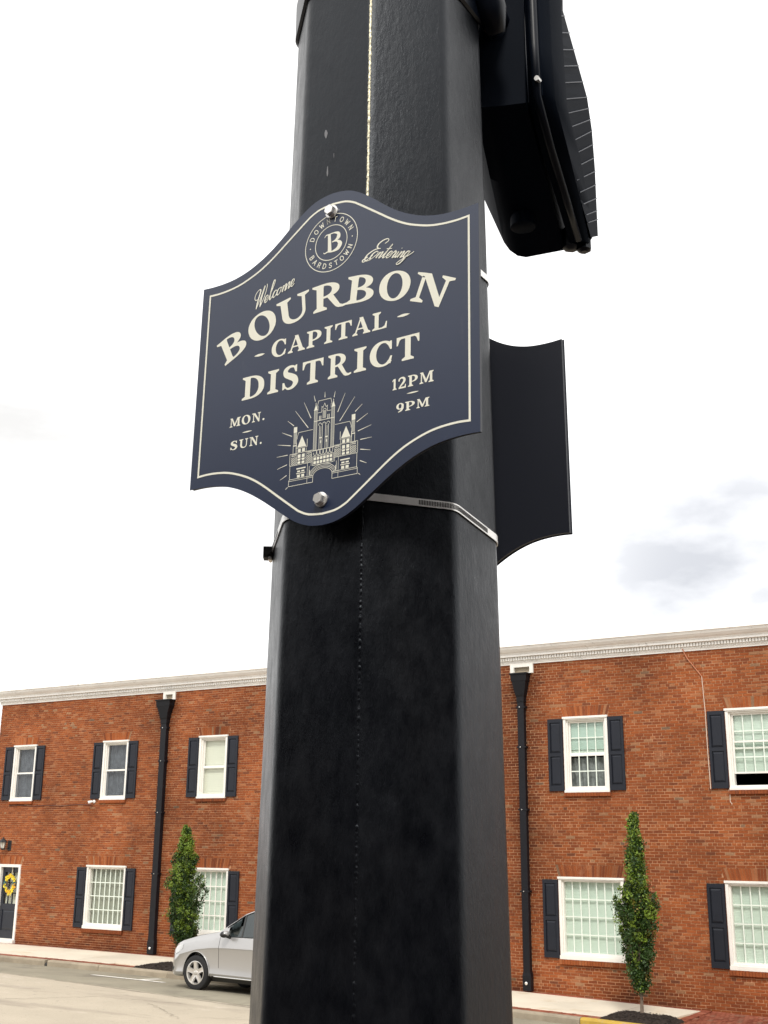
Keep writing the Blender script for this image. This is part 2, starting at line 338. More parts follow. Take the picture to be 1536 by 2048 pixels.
# ------------------------------------------------------------------ ground, road, pavement
def grid(xs, ys, zf):
    mb = MB(); nx, ny = len(xs), len(ys)
    vs_ = [(x, y, zf(x, y)) for y in ys for x in xs]
    mb.add(vs_, [(j * nx + i, j * nx + i + 1, (j + 1) * nx + i + 1, (j + 1) * nx + i) for j in range(ny - 1) for i in range(nx - 1)]); return mb
far = [-1500, -400, -120, -60]
o = grid(far + list(np.arange(-40, 12, 2.0)) + [40, 120, 400, 1500], [-1500, -300, -60, -12, 0, 4, 12, 20, 23, 30, 60, 300, 1500],
         lambda x, y: -1.2 if y < 23 else g(x) - .25 - .3).build('ground', 'roofing', fix=False); tag(o, kind='structure')
mat('road_asphalt', (.44, .385, .30), .9, spec=.25, var=.10, vscale=.5, bump=.003, bscale=70,
    stains=[(.8, .54, .70, (.31, .265, .21), (.35, 1.3, 1)), (70, .54, .68, (.31, .27, .21), None), (7, .62, .69, (.34, .30, .24), (.6, 1, 1)), (2.2, .62, .78, (.52, .46, .38), (.5, 1, 1))])
mat('parking_asphalt', (.27, .245, .185), .9, spec=.25, var=.14, vscale=.9, bump=.004, bscale=60, stains=[(1.1, .55, .75, (.17, .15, .12), None), (50, .6, .75, (.2, .18, .14), None)])
xs_ = [-60] + list(np.arange(-40, 10.1, 1.0)) + [30]
seam = lambda x: 18.06 - .082 * (x + 21.07) * .9 + .03 * sin(x * 2.1)
o = grid(xs_, [4.6, 5, 6, 7, 8, 9, 10, 11, 12, 13, 14, 15, 16, 17, 17.6], road_z)
nx = len(xs_); base = len(o.v)
o.add([(x, seam(x), road_z(x, seam(x))) for x in xs_], [])
o.add([], [(14 * nx + i, 14 * nx + i + 1, base + i + 1, base + i) for i in range(nx - 1)])
o.f[-(nx - 1):] = [(14 * nx + i, 14 * nx + i + 1, base + i + 1, base + i) for i in range(nx - 1)]
road = o.build('road', 'road_asphalt', fix=False, smooth=True); tag(road, kind='structure')
mb = MB(); ny_ = 8
vs_ = [(x, seam(x) + (20.452 - seam(x)) * j / (ny_ - 1), road_z(x, seam(x) + (20.452 - seam(x)) * j / (ny_ - 1)) + (.0 if j else .0)) for j in range(ny_) for x in xs_]
mb.add(vs_, [(j * nx + i, j * nx + i + 1, (j + 1) * nx + i + 1, (j + 1) * nx + i) for j in range(ny_ - 1) for i in range(nx - 1)])
o = mb.build('parking_lane', 'parking_asphalt', fix=False, smooth=True); tag(o, kind='structure')

def ribbon(pts, wd, dz=.004, zf=road_z, wob=0):
    mb = MB(); n = len(pts); vs_ = []
    for i, p in enumerate(pts):
        a = pts[max(0, i - 1)]; b = pts[min(n - 1, i + 1)]; t = Vector((b[0] - a[0], b[1] - a[1])).normalized(); nn = Vector((-t.y, t.x))
        ww = wd * (1 + wob * random.uniform(-1, 1)) / 2
        for s_ in (-1, 1): x, y = p[0] + nn.x * ww * s_, p[1] + nn.y * ww * s_; vs_.append((x, y, zf(x, y) + dz))
    return mb.add(vs_, [(2 * i, 2 * i + 2, 2 * i + 3, 2 * i + 1) for i in range(n - 1)])
def jag(a, b, n, amp):
    return [(a[0] + (b[0] - a[0]) * i / n + (random.uniform(-amp, amp) if 0 < i < n else 0), a[1] + (b[1] - a[1]) * i / n + (random.uniform(-amp, amp) if 0 < i < n else 0)) for i in range(n + 1)]
mb = MB()
for a, b, n, amp, wd in [((-17.9, 14.9), (-16.7, 16.64), 30, .05, .016), ((-16.7, 16.64), (-14.9, 17.0), 30, .04, .012), ((-15.4, 16.6), (-13.8, 15.6), 30, .05, .014),
                         ((-21.07, 18.03), (-13.6, 17.42), 50, .018, .03), ((-13.7, 15.9), (-11.5, 16.9), 20, .04, .014)]:
    r_ = ribbon(jag(a, b, n, amp), wd, .006, wob=.5); mb.add(r_.v, r_.f)
o = mb.build('road_crack', 'crack', fix=False); tag(o, kind='structure')
t_ = empty('parking_marking', (-18.6, 19.4, road_z(-18.6, 19.4)), 'white painted parking bay T mark on the road in front of the silver car', 'road marking')
a_ = ribbon([(-19.7 + .19 * i, 19.40) for i in range(12)], .15, .008).build('stripe', 'road_paint', t_, fix=False)
a_ = ribbon([(-18.33, 19.45 + .1 * i) for i in range(7)], .15, .008).build('stripe', 'road_paint', t_, fix=False)

# kerb stones
kerb = empty('kerb', (-15, 20.45, g(-15)), kind='structure')
def kerbstone(x0, x1, m_, wob=0):
    rings = []; n = max(1, int((x1 - x0) / .6))
    for i in range(n + 1):
        x = x0 + (x1 - x0) * i / n; z1 = g(x); yy = random.uniform(-wob, wob)
        rings.append([(x, 20.45 + yy, z1 - .5), (x, 20.45 + yy, z1 - .035), (x, 20.462 + yy, z1 - .008), (x, 20.49 + yy, z1), (x, 20.60, z1), (x, 20.60, z1 - .5)])
    return MB().loft(rings).build('kerb_stone', m_, kerb)
x = -29.0
for b in list(np.arange(-29 + 2.17, -22.5, 2.17)) + [-22.36]:
    kerbstone(x + .008, b - .008, 'kerb_concrete', .004); x = b
x = -22.28; ks = kerbstone(-22.359, -22.281, 'slot_dark'); ks.scale = (1, 1, 1); ks.location.z -= .06; ks.name = 'drain_outlet'
for b in [-20.6, -18.5, -16.2, -13.9, -11.4, -8.80]:
    kerbstone(x + .008, b - .008, 'kerb_concrete', .004); x = b
for b in [-6.3, -3.9, -1.6, .8, 3.2, 5.6, 7.9]:
    kerbstone(x + .008, b - .008, 'kerb_yellow', .003); x = b
# base bed below the walk, then pieces
gz = lambda x, y: g(x)
o = grid(list(np.arange(-29, 8.1, 1.0)), [20.6, 22.0, 23.1], lambda x, y: g(x) - .035).build('sidewalk', 'mortar', fix=False); tag(o, kind='structure')
WALK = o
def slab(x0, x1, y0, y1, poly=None):
    p = poly or [(x0, y0), (x1, y0), (x1, y1), (x0, y1)]
    rings = [[(a, b, g(a) + dz) for a, b in p] for dz in (-.03, -.004, 0)]
    cxm = sum(a for a, b in p) / len(p); cym = sum(b for a, b in p) / len(p)
    rings[2] = [(a + .006 * np.sign(cxm - a), b + .006 * np.sign(cym - b), g(a)) for a, b in p]
    return MB().loft(rings).build('slab', 'concrete', WALK)
x = -9.855
slab(-9.849, -8.515, 20.86, 22.84)
slab(0, 0, 0, 0, [(-8.505, 21.47), (-7.55, 21.47), (-7.40, 22.84), (-8.505, 22.84)])
for i in range(14):
    x1 = -9.857 - 1.35 * i; x0 = x1 - 1.342
    if -19.6 < x0 and x1 < -17.6: slab(x0, x1, 21.62, 22.84)
    elif i in (5, 7): slab(x0, x1, 21.05, 22.84)
    else: slab(x0, x1, 20.86, 22.84)
def beds(x0, x1, y0, y1, label):
    mb = MB(); nx_, ny__ = int((x1 - x0) / .035), int((y1 - y0) / .035); vs_ = []
    for j in range(ny__ + 1):
        for i in range(nx_ + 1):
            u_, v_ = i / nx_, j / ny__; e = min(u_, 1 - u_, v_, 1 - v_)
            x = x0 + (x1 - x0) * u_ + (random.uniform(-.02, .02)); y = y0 + (y1 - y0) * v_ + random.uniform(-.02, .02)
            vs_.append((x, y, g(x) - .012 + .09 * min(1, e * 5) ** .6 * (1 if e > 0 else 0) + random.uniform(-.014, .02) * (e > 0)))
    mb.add(vs_, [(j * (nx_ + 1) + i, j * (nx_ + 1) + i + 1, (j + 1) * (nx_ + 1) + i + 1, (j + 1) * (nx_ + 1) + i) for j in range(ny__) for i in range(nx_)])
    for _ in range(500):
        x, y = random.uniform(x0 + .05, x1 - .05), random.uniform(y0 + .05, y1 - .05); e = min((x - x0) / (x1 - x0), (x1 - x) / (x1 - x0), (y - y0) / (y1 - y0), (y1 - y) / (y1 - y0))
        z = g(x) + .09 * min(1, e * 5) ** .6 + .002; a = random.uniform(0, pi); l_ = random.uniform(.012, .03); b_ = .006
        dx, dy = cos(a) * l_, sin(a) * l_; ex, ey = -sin(a) * b_, cos(a) * b_; tz = random.uniform(-.006, .012)
        mb.quad((x - dx - ex, y - dy - ey, z), (x + dx - ex, y + dy - ey, z + tz), (x + dx + ex, y + dy + ey, z + tz), (x - dx + ex, y - dy + ey, z))
    o = mb.build('mulch_bed', 'mulch', fix=False); tag(o, label, 'mulch bed', kind='stuff'); return o
beds(-8.50, -7.24, 20.61, 21.45, 'dark mulch bed round the slim tree behind the yellow kerb')
beds(-19.7, -17.7, 20.61, 21.6, 'dark mulch bed behind the front of the silver car')
# brick bands and paving: (x0,x1,y0,y1) pieces
pieces = []
def band(x0, x1, y0, y1, lx, ly, stag=True, avoid=None, skew=0):
    r = 0; y = y0
    while y < y1 - .02:
        x = x0 + (lx / 2 if (r % 2 and stag) else 0)
        while x < x1:
            q = (x + .004, min(x + lx, x1) - .004, y + .004, min(y + ly, y1) - .004)
            if not (avoid and avoid((q[0] + q[1]) / 2, (q[2] + q[3]) / 2)) and q[1] - q[0] > .02: pieces.append(q)
            x += lx
        y += ly; r += 1
inbed = lambda x, y: (-8.52 < x < -7.22 and y < 21.47) or (-19.75 < x < -17.65 and y < 21.62)
band(-29, -7.24, 20.605, 20.85, .09, .2, False, inbed)
band(-29, -7.40, 22.845, 22.995, .19, .15, False)
band(-7.21, 7.8, 20.605, 22.995, .085, .19, True, lambda x, y: x < -7.22 + .0)
edge_p = []
for i in range(10): edge_p.append((-7.385 + (.0), -7.23, 21.48 + i * .151, 21.48 + i * .151 + .143))
pieces += edge_p
def pav(q, dz):
    x0, x1, y0, y1 = q; z0, z1 = g(x0), g(x1)
    v_ = [(x0, y0, z0 - .03), (x1, y0, z1 - .03), (x1, y1, z1 - .03), (x0, y1, z0 - .03), (x0, y0, z0 + dz), (x1, y0, z1 + dz), (x1, y1, z1 + dz), (x0, y1, z0 + dz)]
    return v_, [(4, 5, 6, 7), (0, 1, 5, 4), (1, 2, 6, 5), (2, 3, 7, 6), (3, 0, 4, 7)]
Mi = M.inverted()
def px(p):
    q = Mi @ Vector(p); return 768 + f * q.x / -q.z, 1024 - f * q.y / -q.z
def inview(p, m_=15):
    u_, v_ = px(p); return -m_ < u_ < 1536 + m_ and v_ < 2048 + m_
cand = sorted(pieces, key=lambda q: -(q[1] - q[0] > .05) * (1000 if inview(((q[0] + q[1]) / 2, (q[2] + q[3]) / 2, g(q[0]))) and q[0] > -7.5 else 0) + hypot((q[0] + q[1]) / 2, (q[2] + q[3]) / 2))
single = cand[:250]; rest = cand[250:]
for q in single:
    v_, f_ = pav(q, random.uniform(-.003, .003)); MB().add(v_, f_).build('brick', 'paver', WALK, origin=((q[0] + q[1]) / 2, (q[2] + q[3]) / 2, g(q[0])), fix=False)
mb = MB(); tint = []
for q in rest:
    v_, f_ = pav(q, random.uniform(-.003, .002)); mb.add(v_, f_); tint += [random.random()] * len(f_)
o = mb.build('brick_edging', 'paver', WALK, fix=False, tint=tint); tag(o, kind='stuff')
# near pavement under the pole (just below the picture)
o = grid(list(np.arange(-12, 8.1, 1)), [-8, -2, 2, 4.6], lambda x, y: ZC - 1.62).build('near_sidewalk', 'shop_paving', fix=False); tag(o, kind='structure')
MB().box(-40, 10, 4.6, 4.75, ZC - 2.0, ZC - 1.622).build('near_kerb', 'kerb_concrete')['kind'] = 'structure'

# ------------------------------------------------------------------ building
BLD = empty('brick_building', ((WL + WR) / 2, YW + 4, g(-15)), 'long two storey red brick building with white cornice and dark shutters across the street', 'building')
UP = [dict(x0=-27.09, x1=-26.165, k='screen'), dict(x0=-23.53, x1=-22.60, k='screen'), dict(x0=-20.115, x1=-19.185, k='cream'), dict(x0=-16.66, x1=-15.72, k='cream'),
      dict(x0=-13.2, x1=-12.27, k='screen'), dict(x0=-10.03, x1=-9.045, k='shade'), dict(x0=-6.59, x1=-5.60, k='open'), dict(x0=-3.14, x1=-2.16, k='shade'), dict(x0=.31, x1=1.29, k='cream'), dict(x0=3.76, x1=4.74, k='cream')]
LO = [dict(x0=-23.815, x1=-22.405, k='grey'), dict(x0=-20.40, x1=-18.98, k='pale'), dict(x0=-16.9, x1=-15.48, k='pale'), dict(x0=-13.45, x1=-12.03, k='pale'),
      dict(x0=-10.25, x1=-8.845, k='green'), dict(x0=-6.82, x1=-5.41, k='green'), dict(x0=-3.36, x1=-1.95, k='green'), dict(x0=.09, x1=1.5, k='pale'), dict(x0=3.54, x1=4.95, k='pale')]
UZ0, UZ1 = 1.02 + ZC, 2.565 + ZC
LZ0, LZ1 = -2.24 + ZC, -.668 + ZC
DX0, DX1, DZ0, DZ1 = -27.26, -26.39, -2.66 + ZC, -.69 + ZC
SC = [(-21.45, -21.03), (-11.235, -10.69)]                      # scuppers
SZ0, SZ1 = 3.565 + ZC, 3.78 + ZC
openings = [(d['x0'], d['x1'], UZ0, UZ1) for d in UP] + [(d['x0'], d['x1'], LZ0, LZ1) for d in LO] + [(DX0, DX1, DZ0 - .12, DZ1)] + [(a, b, SZ0, SZ1) for a, b in SC]
arches = [(d['x0'], d['x1'], LZ1, .245) for d in LO] + [(d['x0'], d['x1'], UZ1, .23) for d in UP] + [(DX0, DX1, DZ1, .22)]
sills = [(d['x0'] - .02, d['x1'] + .02, LZ0 - .1, LZ0) for d in LO] + [(d['x0'] - .02, d['x1'] + .02, UZ0 - .085, UZ0) for d in UP]
def free(x0, x1, blocks):
    seg = [(x0, x1)]
    for a, b in blocks:
        n_ = []
        for s0, s1 in seg:
            if b <= s0 or a >= s1: n_.append((s0, s1)); continue
            if a > s0: n_.append((s0, a))
            if b < s1: n_.append((b, s1))
        seg = n_
    return [q for q in seg if q[1] - q[0] > .012]
zb = g(WL) - .75
zs = sorted(set([zb, ZT] + [q for o_ in openings for q in (o_[2], o_[3])]))
mb = MB()
for z0, z1 in zip(zs[:-1], zs[1:]):
    zm = (z0 + z1) / 2
    for a, b in free(WL, WR, [(o_[0], o_[1]) for o_ in openings if o_[2] < zm < o_[3]]): mb.box(a, b, YW + .006, YW + .28, z0, z1)
wall = mb.build('wall', 'mortar', BLD)
CO, BLn, JN = .0575, .187, .0125
bricks = []                                   # (polygon in x,z ; tint)
c0 = -3.30 + ZC; k = 0
ARCH = lambda q, m_=.0: [(q[0] - .10 * m_, q[1] + .10 * m_)]
z = c0
while z < ZT - .02:
    zm = z + CO / 2
    bl = [(o_[0] - .004, o_[1] + .004) for o_ in openings if o_[2] < zm < o_[3]]
    for (a, b, zz, h) in arches:
        if zz < zm < zz + h: s_ = .07 * (zm - zz) / h; bl.append((a - s_ - .005, b + s_ + .005))
    for (a, b, q0, q1) in sills:
        if q0 < zm < q1: bl.append((a - .004, b + .004))
    header = (k % 6 == 3)
    Lk = BLn / 2 if header else BLn
    xo = WL - (0 if k % 2 else BLn / 2) - (BLn / 4 if header else 0)
    gx = xo; segs = free(WL, WR, bl); wob = (k * 7919 % 13) / 13 * .012 - .006
    cells = np.arange(xo, WR + Lk, Lk)
    for s0, s1 in segs:
        i0 = int(math.floor((s0 - xo) / Lk)); i1 = int(math.ceil((s1 - xo) / Lk))
        for i in range(i0, i1):
            a = max(s0, xo + i * Lk + JN / 2); b = min(s1, xo + (i + 1) * Lk - JN / 2)
            if b - a < .02: continue
            if z + CO < g((a + b) / 2) - .06: continue
            e = [random.uniform(-.0018, .0018) for _ in range(4)]
            bricks.append(([(a + e[0], z + JN / 2 + e[1]), (b + e[2], z + JN / 2 + e[1]), (b + e[2], z + CO - JN / 2 + e[3]), (a + e[0], z + CO - JN / 2 + e[3])], 0))
    z += CO; k += 1
for (a, b, zz, h) in arches:
    n = int((b - a) / .052)
    for i in range(n):
        t0, t1 = i / n, (i + 1) / n
        xb0, xb1 = a + (b - a) * t0 + .003, a + (b - a) * t1 - .003
        xt0, xt1 = a - .07 + (b - a + .14) * t0 + .004, a - .07 + (b - a + .14) * t1 - .004
        bricks.append(([(xb0, zz + .005), (xb1, zz + .005), (xt1, zz + h - .005), (xt0, zz + h - .005)], 1))
def brick_geo(poly, proud, y=YW):
    v_ = [(x, y - proud, z_) for x, z_ in poly] + [(x, y + .010, z_) for x, z_ in poly]
    return v_, [(0, 1, 2, 3), (0, 4, 5, 1), (1, 5, 6, 2), (2, 6, 7, 3), (3, 7, 4, 0)]
def score(p):
    a = px((p[0][0], YW, p[0][1])); b = px((p[1][0], YW, p[1][1])); c = px((p[2][0], YW, p[2][1]))
    u_, v_ = (a[0] + c[0]) / 2, (a[1] + c[1]) / 2
    if not (1062 < u_ < 1532 and 1250 < v_ < 2044): return 0
    if 1228 < u_ < 1322 and 1700 < v_ < 1990: return 0
    for d in UP + LO:
        s0, s1 = (UZ0, UZ1) if d in UP else (LZ0, LZ1)
        if s0 < p[0][1] < s1 and (d['x0'] - .35 < p[0][0] < d['x1'] + .33): return 0
    return abs((b[0] - a[0]) * (c[1] - a[1]) - (c[0] - a[0]) * (b[1] - a[1]))
order = sorted(range(len(bricks)), key=lambda i: -score(bricks[i][0]))
top = set(order[:300]); mb = MB(); tint = []
for i, (p, kind_) in enumerate(bricks):
    pr = random.uniform(0, .005)
    v_, f_ = brick_geo(p, pr)
    if i in top:
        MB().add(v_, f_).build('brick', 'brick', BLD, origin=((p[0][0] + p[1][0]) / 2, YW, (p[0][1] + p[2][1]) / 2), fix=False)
    else:
        mb.add(v_, f_); tint += [random.random() if not kind_ else random.uniform(.5, .88)] * 5
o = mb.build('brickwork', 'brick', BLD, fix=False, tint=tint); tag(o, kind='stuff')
# side, back and roof of the block
mb = MB(); mb.box(WL, WL + .25, YW + .285, YW + 9, zb, ZT); mb.box(WL, WR, YW + 9, YW + 9.25, zb, ZT); mb.box(WR - .25, WR, YW + .285, YW + 9, zb, ZT)
mb.build('side_wall', 'mortar', BLD)
MB().box(WL, WR, YW + .29, YW + 9, ZT - .1, ZT + .1).build('roof', 'roofing', BLD)
MB().box(WL + .3, WR - .3, YW + .30, YW + 8.9, zb + .05, zb + .5).build('inner_floor', 'dark_room', BLD)
MB().box(WL + .3, WR - .3, YW + 1.8, YW + 1.9, zb + .5, ZT - .15).build('inner_wall', 'dark_room', BLD)

# ------------------------------------------------------------------ cornice
def profile(name, pts, m_, x0=WL - .22, x1=WR + .2, ret=True):
    """moulding swept along the front: pts are (out, z)"""
    rings = [[(x, YW - a, z_ + ZC) for a, z_ in pts] for x in (x0, x1)]
    return MB().loft(rings).build(name, m_, BLD)
profile('crown_moulding', [(.0, 4.16), (.31, 4.16), (.315, 4.125), (.29, 4.115), (.27, 4.07), (.22, 4.02), (.175, 3.995), (.165, 3.975), (0, 3.975)], 'cornice_paint')
profile('corona', [(.0, 3.974), (.15, 3.974), (.152, 3.925), (.11, 3.918), (0, 3.918)], 'cornice_paint')
profile('frieze', [(.0, 3.917), (.04, 3.917), (.04, 3.80), (.028, 3.795), (.025, 3.765), (0, 3.765)], 'cornice_paint', WL - .05, WR + .05)
mb = MB(); x = WL - .06
while x < WR + .05: mb.box(x, x + .045, YW - .095, YW - .041, 3.852 + ZC, 3.912 + ZC); x += .062
tag(mb.build('dentil_course', 'cornice_paint', BLD, fix=False), kind='stuff')
mb = MB(); x = WL - .04
while x < WR + .05: mb.ball((x, YW - .043, 3.822 + ZC), .014, 6, 4); x += .031
tag(mb.build('bead_course', 'cornice_paint', BLD, fix=False), kind='stuff')

# ------------------------------------------------------------------ windows
UNIT = MB().box(-.5, .5, -.5, .5, -.5, .5).mesh('pane_unit', 'glass')
UNITM = {}
def unit_mesh(m_):
    if m_ not in UNITM: UNITM[m_] = MB().box(-.5, .5, -.5, .5, -.5, .5).mesh('unit_' + m_, m_)
    return UNITM[m_]
def ubox(name, m_, parent, x0, x1, y0, y1, z0, z1):
    o = bpy.data.objects.new(name, unit_mesh(m_)); C.objects.link(o); place(o, ((x0 + x1) / 2, (y0 + y1) / 2, (z0 + z1) / 2), parent); o.scale = (x1 - x0, y1 - y0, z1 - z0); return o
def frame_box(mb, x0, x1, z0, z1, t, y0, y1, tb=None, tt=None):
    tb = tb or t; tt = tt or t
    mb.box(x0, x1, y0, y1, z0, z0 + tb); mb.box(x0, x1, y0, y1, z1 - tt, z1); mb.box(x0, x0 + t, y0, y1, z0 + tb, z1 - tt); mb.box(x1 - t, x1, y0, y1, z0 + tb, z1 - tt)
def shutter(x0, x1, z0, z1, wn):
    s = MB(); yb, yf = YW - .010, YW - .045; st, rl = .05, .075
    zm = z0 + (z1 - z0) * .5
    s.box(x0, x0 + st, yf, yb, z0, z1); s.box(x1 - st, x1, yf, yb, z0, z1)
    for a, b in ((z0, z0 + rl + .035), (zm - .035, zm + .035), (z1 - rl, z1)): s.box(x0 + st, x1 - st, yf, yb, a, b)
    s.box(x0 + st, x1 - st, yb - .012, yb, z0 + rl + .035, zm - .035); s.box(x0 + st, x1 - st, yb - .012, yb, zm + .035, z1 - rl)
    so = s.build('shutter', 'shutter_paint', BLD)
    for a, b in ((z0 + rl + .035, zm - .035), (zm + .035, z1 - rl)):
        r0 = [(x0 + st + .008, yb - .014, a + .01), (x1 - st - .008, yb - .014, a + .01), (x1 - st - .008, yb - .014, b - .01), (x0 + st + .008, yb - .014, b - .01)]
        r1 = [(x0 + st + .035, yf + .004, a + .045), (x1 - st - .035, yf + .004, a + .045), (x1 - st - .035, yf + .004, b - .045), (x0 + st + .035, yf + .004, b - .045)]
        MB().loft([r0, r1]).build('shutter_panel', 'shutter_paint', so)
def slats(x0, x1, z0, z1, y, pitch, m_, parent, tilt=.6):
    mb = MB(); z = z0
    while z < z1:
        d = pitch * .5; k_ = .14; mb.quad((x0, y - d * k_, z), (x1, y - d * k_, z), (x1, y + d * k_, z + d * 2.1), (x0, y + d * k_, z + d * 2.1)); z += pitch
    o = mb.build('blind', m_, parent, fix=False); o['kind'] = 'stuff'; return o
def curtain(x0, x1, z0, z1, y, m_, parent, amp=.025, per=.09, name='curtain', ragged=0):
    mb = MB(); n = 60; vs_ = []
    for r_ in range(5):
        for i in range(n + 1):
            x = x0 + (x1 - x0) * i / n; zz = z0 + (z1 - z0) * r_ / 4
            if r_ == 0 and ragged: zz += ragged * (.5 + .5 * sin(i / n * 25.0)) 
            vs_.append((x, y + amp * sin(2 * pi * (x - x0) / per + .4 * r_) * (1 - .1 * r_), zz))
    mb.add(vs_, [(r_ * (n + 1) + i, r_ * (n + 1) + i + 1, (r_ + 1) * (n + 1) + i + 1, (r_ + 1) * (n + 1) + i) for r_ in range(4) for i in range(n)])
    return mb.build(name, m_, parent, fix=False, smooth=True)
def window(d, upper):
    x0, x1 = d['x0'], d['x1']; z0, z1 = (UZ0, UZ1) if upper else (LZ0, LZ1); k = d['k']
    fr = MB(); t = .085 if upper else .09; tb = .085 if upper else .13
    if k in ('screen', 'cream') : t = .095
    frame_box(fr, x0, x1, z0, z1, t - .03, YW - .028, YW + .16, tb - .03, .055)
    W_ = fr.build('window', 'white_paint', BLD)
    fr = MB(); frame_box(fr, x0 + t - .03, x1 - t + .03, z0 + tb - .03, z1 - .055, .03, YW + .015, YW + .14, .03, .03)
    fr.build('window_frame', 'white_paint', W_)
    MB().box(x0 - .012, x1 + .012, YW - .05, YW - .001, z1 - .03, z1 + .012).build('head_moulding', 'white_paint', W_)
    MB().box(x0 - .005, x1 + .005, YW - .05, YW - .029, z0 - .003, z0 + (.04 if upper else .07)).build('sill', 'white_paint', W_)
    # rowlock brick sill
    n = int((x1 - x0 + .04) / .06); sw = (x1 - x0 + .04) / n; mb = MB(); tint = []; hgt = .075 if upper else .09
    for i in range(n):
        a = x0 - .02 + i * sw; mb.box(a + .003, a + sw - .003, YW - .06, YW + .006, z0 - .006 - hgt, z0 - .006); tint += [random.uniform(.02, .4)] * 6
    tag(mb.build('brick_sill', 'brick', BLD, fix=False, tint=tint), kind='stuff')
    shutter(x0 - .352, x0 - .018, z0 + .03 if upper else z0 + .012, z1 - .025 if upper else z1 - .048, 0)
    shutter(x1 + .012, x1 + .345, z0 + .03 if upper else z0 + .012, z1 - .025 if upper else z1 - .048, 1)
    gx0, gx1, gz0, gz1 = x0 + t, x1 - t, z0 + tb, z1 - .085
    yg = YW + .075
    if k in ('screen', 'cream', 'shade', 'open'):
        zm = (gz0 + gz1) / 2 + (.0)
        for (a, b, yy, top_) in ((zm - .0, gz1, yg, 1), (gz0, zm + .0, yg - .025, 0)):
            lift = 0
            if k == 'open' and not top_: lift = .22; b = b + lift - .06; a = a + lift
            sb = MB(); s_t = .035 if k != 'cream' else .03
            if k in ('screen',): s_t = .022
            frame_box(sb, gx0 + .004, gx1 - .004, a, b, s_t, yy - .012, yy + .012)
            S_ = sb.build('sash', 'white_paint', W_)
            ix0, ix1, iz0, iz1 = gx0 + s_t, gx1 - s_t, a + s_t, b - s_t
            if k in ('shade', 'open'):
                nc = 4; pw = (ix1 - ix0) / nc; ph = (iz1 - iz0) / 2
                for c in range(nc):
                    for r_ in range(2): ubox('pane', 'glass', W_, ix0 + c * pw + .008, ix0 + (c + 1) * pw - .008, yy - .004, yy + .002, iz0 + r_ * ph + .008, iz0 + (r_ + 1) * ph - .008)
                mm = MB()
                for c in range(1, nc): mm.box(ix0 + c * pw - .010, ix0 + c * pw + .010, yy - .010, yy + .006, iz0, iz1)
                for c in range(nc): mm.box(ix0 + c * pw + .010, ix0 + (c + 1) * pw - .010, yy - .009, yy + .005, iz0 + ph - .010, iz0 + ph + .010)
                mm.build('muntin', 'grille_white', W_)
            else:
                ubox('pane', 'screen_glass' if k == 'screen' else 'glass', W_, ix0, ix1, yy - .004, yy + .002, iz0, iz1)
        if k == 'cream': slats(gx0, gx1, gz0, gz1, yg + .06, .042, 'blind_cream', W_, .35)
        if k == 'screen':
            curtain(gx0, gx1, gz0, gz1, yg + .07, 'curtain', W_, .02, .13)
        if k == 'shade':
            ubox('roller_shade', 'shade_green', W_, gx0, gx1, yg + .03, yg + .034, zm + .10, gz1 + .03); slats(gx0, gx1, zm - .02, zm + .33, yg + .05, .03, 'blind', W_, .3)
            curtain(gx0, gx1, gz0 - .02, zm - .06, yg + .09, 'curtain', W_, .03, .17, ragged=0)
        if k == 'open':
            slats(gx0, gx1, gz0 + .235, gz1, yg + .05, .03, 'blind', W_, .3); ubox('roller_shade', 'shade_green', W_, gx0, gx1, yg + .09, yg + .094, gz0 + .75, gz1 + .03)
    else:
        nc, nr = 7, 4; pw = (gx1 - gx0) / nc; ph = (gz1 - gz0) / nr
        for c in range(nc):
            for r_ in range(nr): ubox('pane', 'glass', W_, gx0 + c * pw + .008, gx0 + (c + 1) * pw - .008, yg - .004, yg + .002, gz0 + r_ * ph + .008, gz0 + (r_ + 1) * ph - .008)
        mm = MB(); mw = .011
        for c in range(1, nc): mm.box(gx0 + c * pw - mw, gx0 + c * pw + mw, yg - .014, yg + .008, gz0, gz1)
        for r_ in range(1, nr):
            for c in range(nc): mm.box(gx0 + c * pw + mw, gx0 + (c + 1) * pw - mw, yg - .012, yg + .006, gz0 + r_ * ph - mw, gz0 + r_ * ph + mw)
        mm.build('muntin', 'grille_white' if k != 'pale' else 'white_paint', W_)
        if k == 'grey': curtain(gx0, gx1, gz0, gz1, yg + .08, 'blind_grey', W_, .012, .20)
        else: slats(gx0, gx1, gz0 - .01, gz1, yg + .055, .028, 'blind', W_, .30)
for d in UP: window(d, True)
for d in LO: window(d, False)

# door with lites, on its stone step
mb = MB(); frame_box(mb, DX0, DX1, DZ0, DZ1, .075, YW - .03, YW + .15, .02, .075)
DF = mb.build('door_frame', 'white_paint', BLD)
dx0, dx1, dz0, dz1 = DX0 + .077, DX1 - .077, DZ0 + .022, DZ1 - .077
mb = MB(); yd = YW + .06; st = .10
cols = [dx0, dx0 + st, dx1 - st, dx1]
mb.box(dx0, dx0 + st, yd, yd + .045, dz0, dz1); mb.box(dx1 - st, dx1, yd, yd + .045, dz0, dz1)
zz = [dz0, dz0 + .16, dz0 + .30, dz0 + .36, dz0 + .80, -1.74 + ZC, -.90 + ZC, dz1]
mb.box(dx0 + st, dx1 - st, yd, yd + .045, dz0, dz0 + .2); mb.box(dx0 + st, dx1 - st, yd, yd + .045, dz0 + .74, -1.74 + ZC); mb.box(dx0 + st, dx1 - st, yd, yd + .045, -.90 + ZC, dz1)
mb.box(dx0 + st, dx1 - st, yd + .02, yd + .04, dz0 + .2, dz0 + .74)
DOOR = mb.build('door', 'door_paint', BLD)
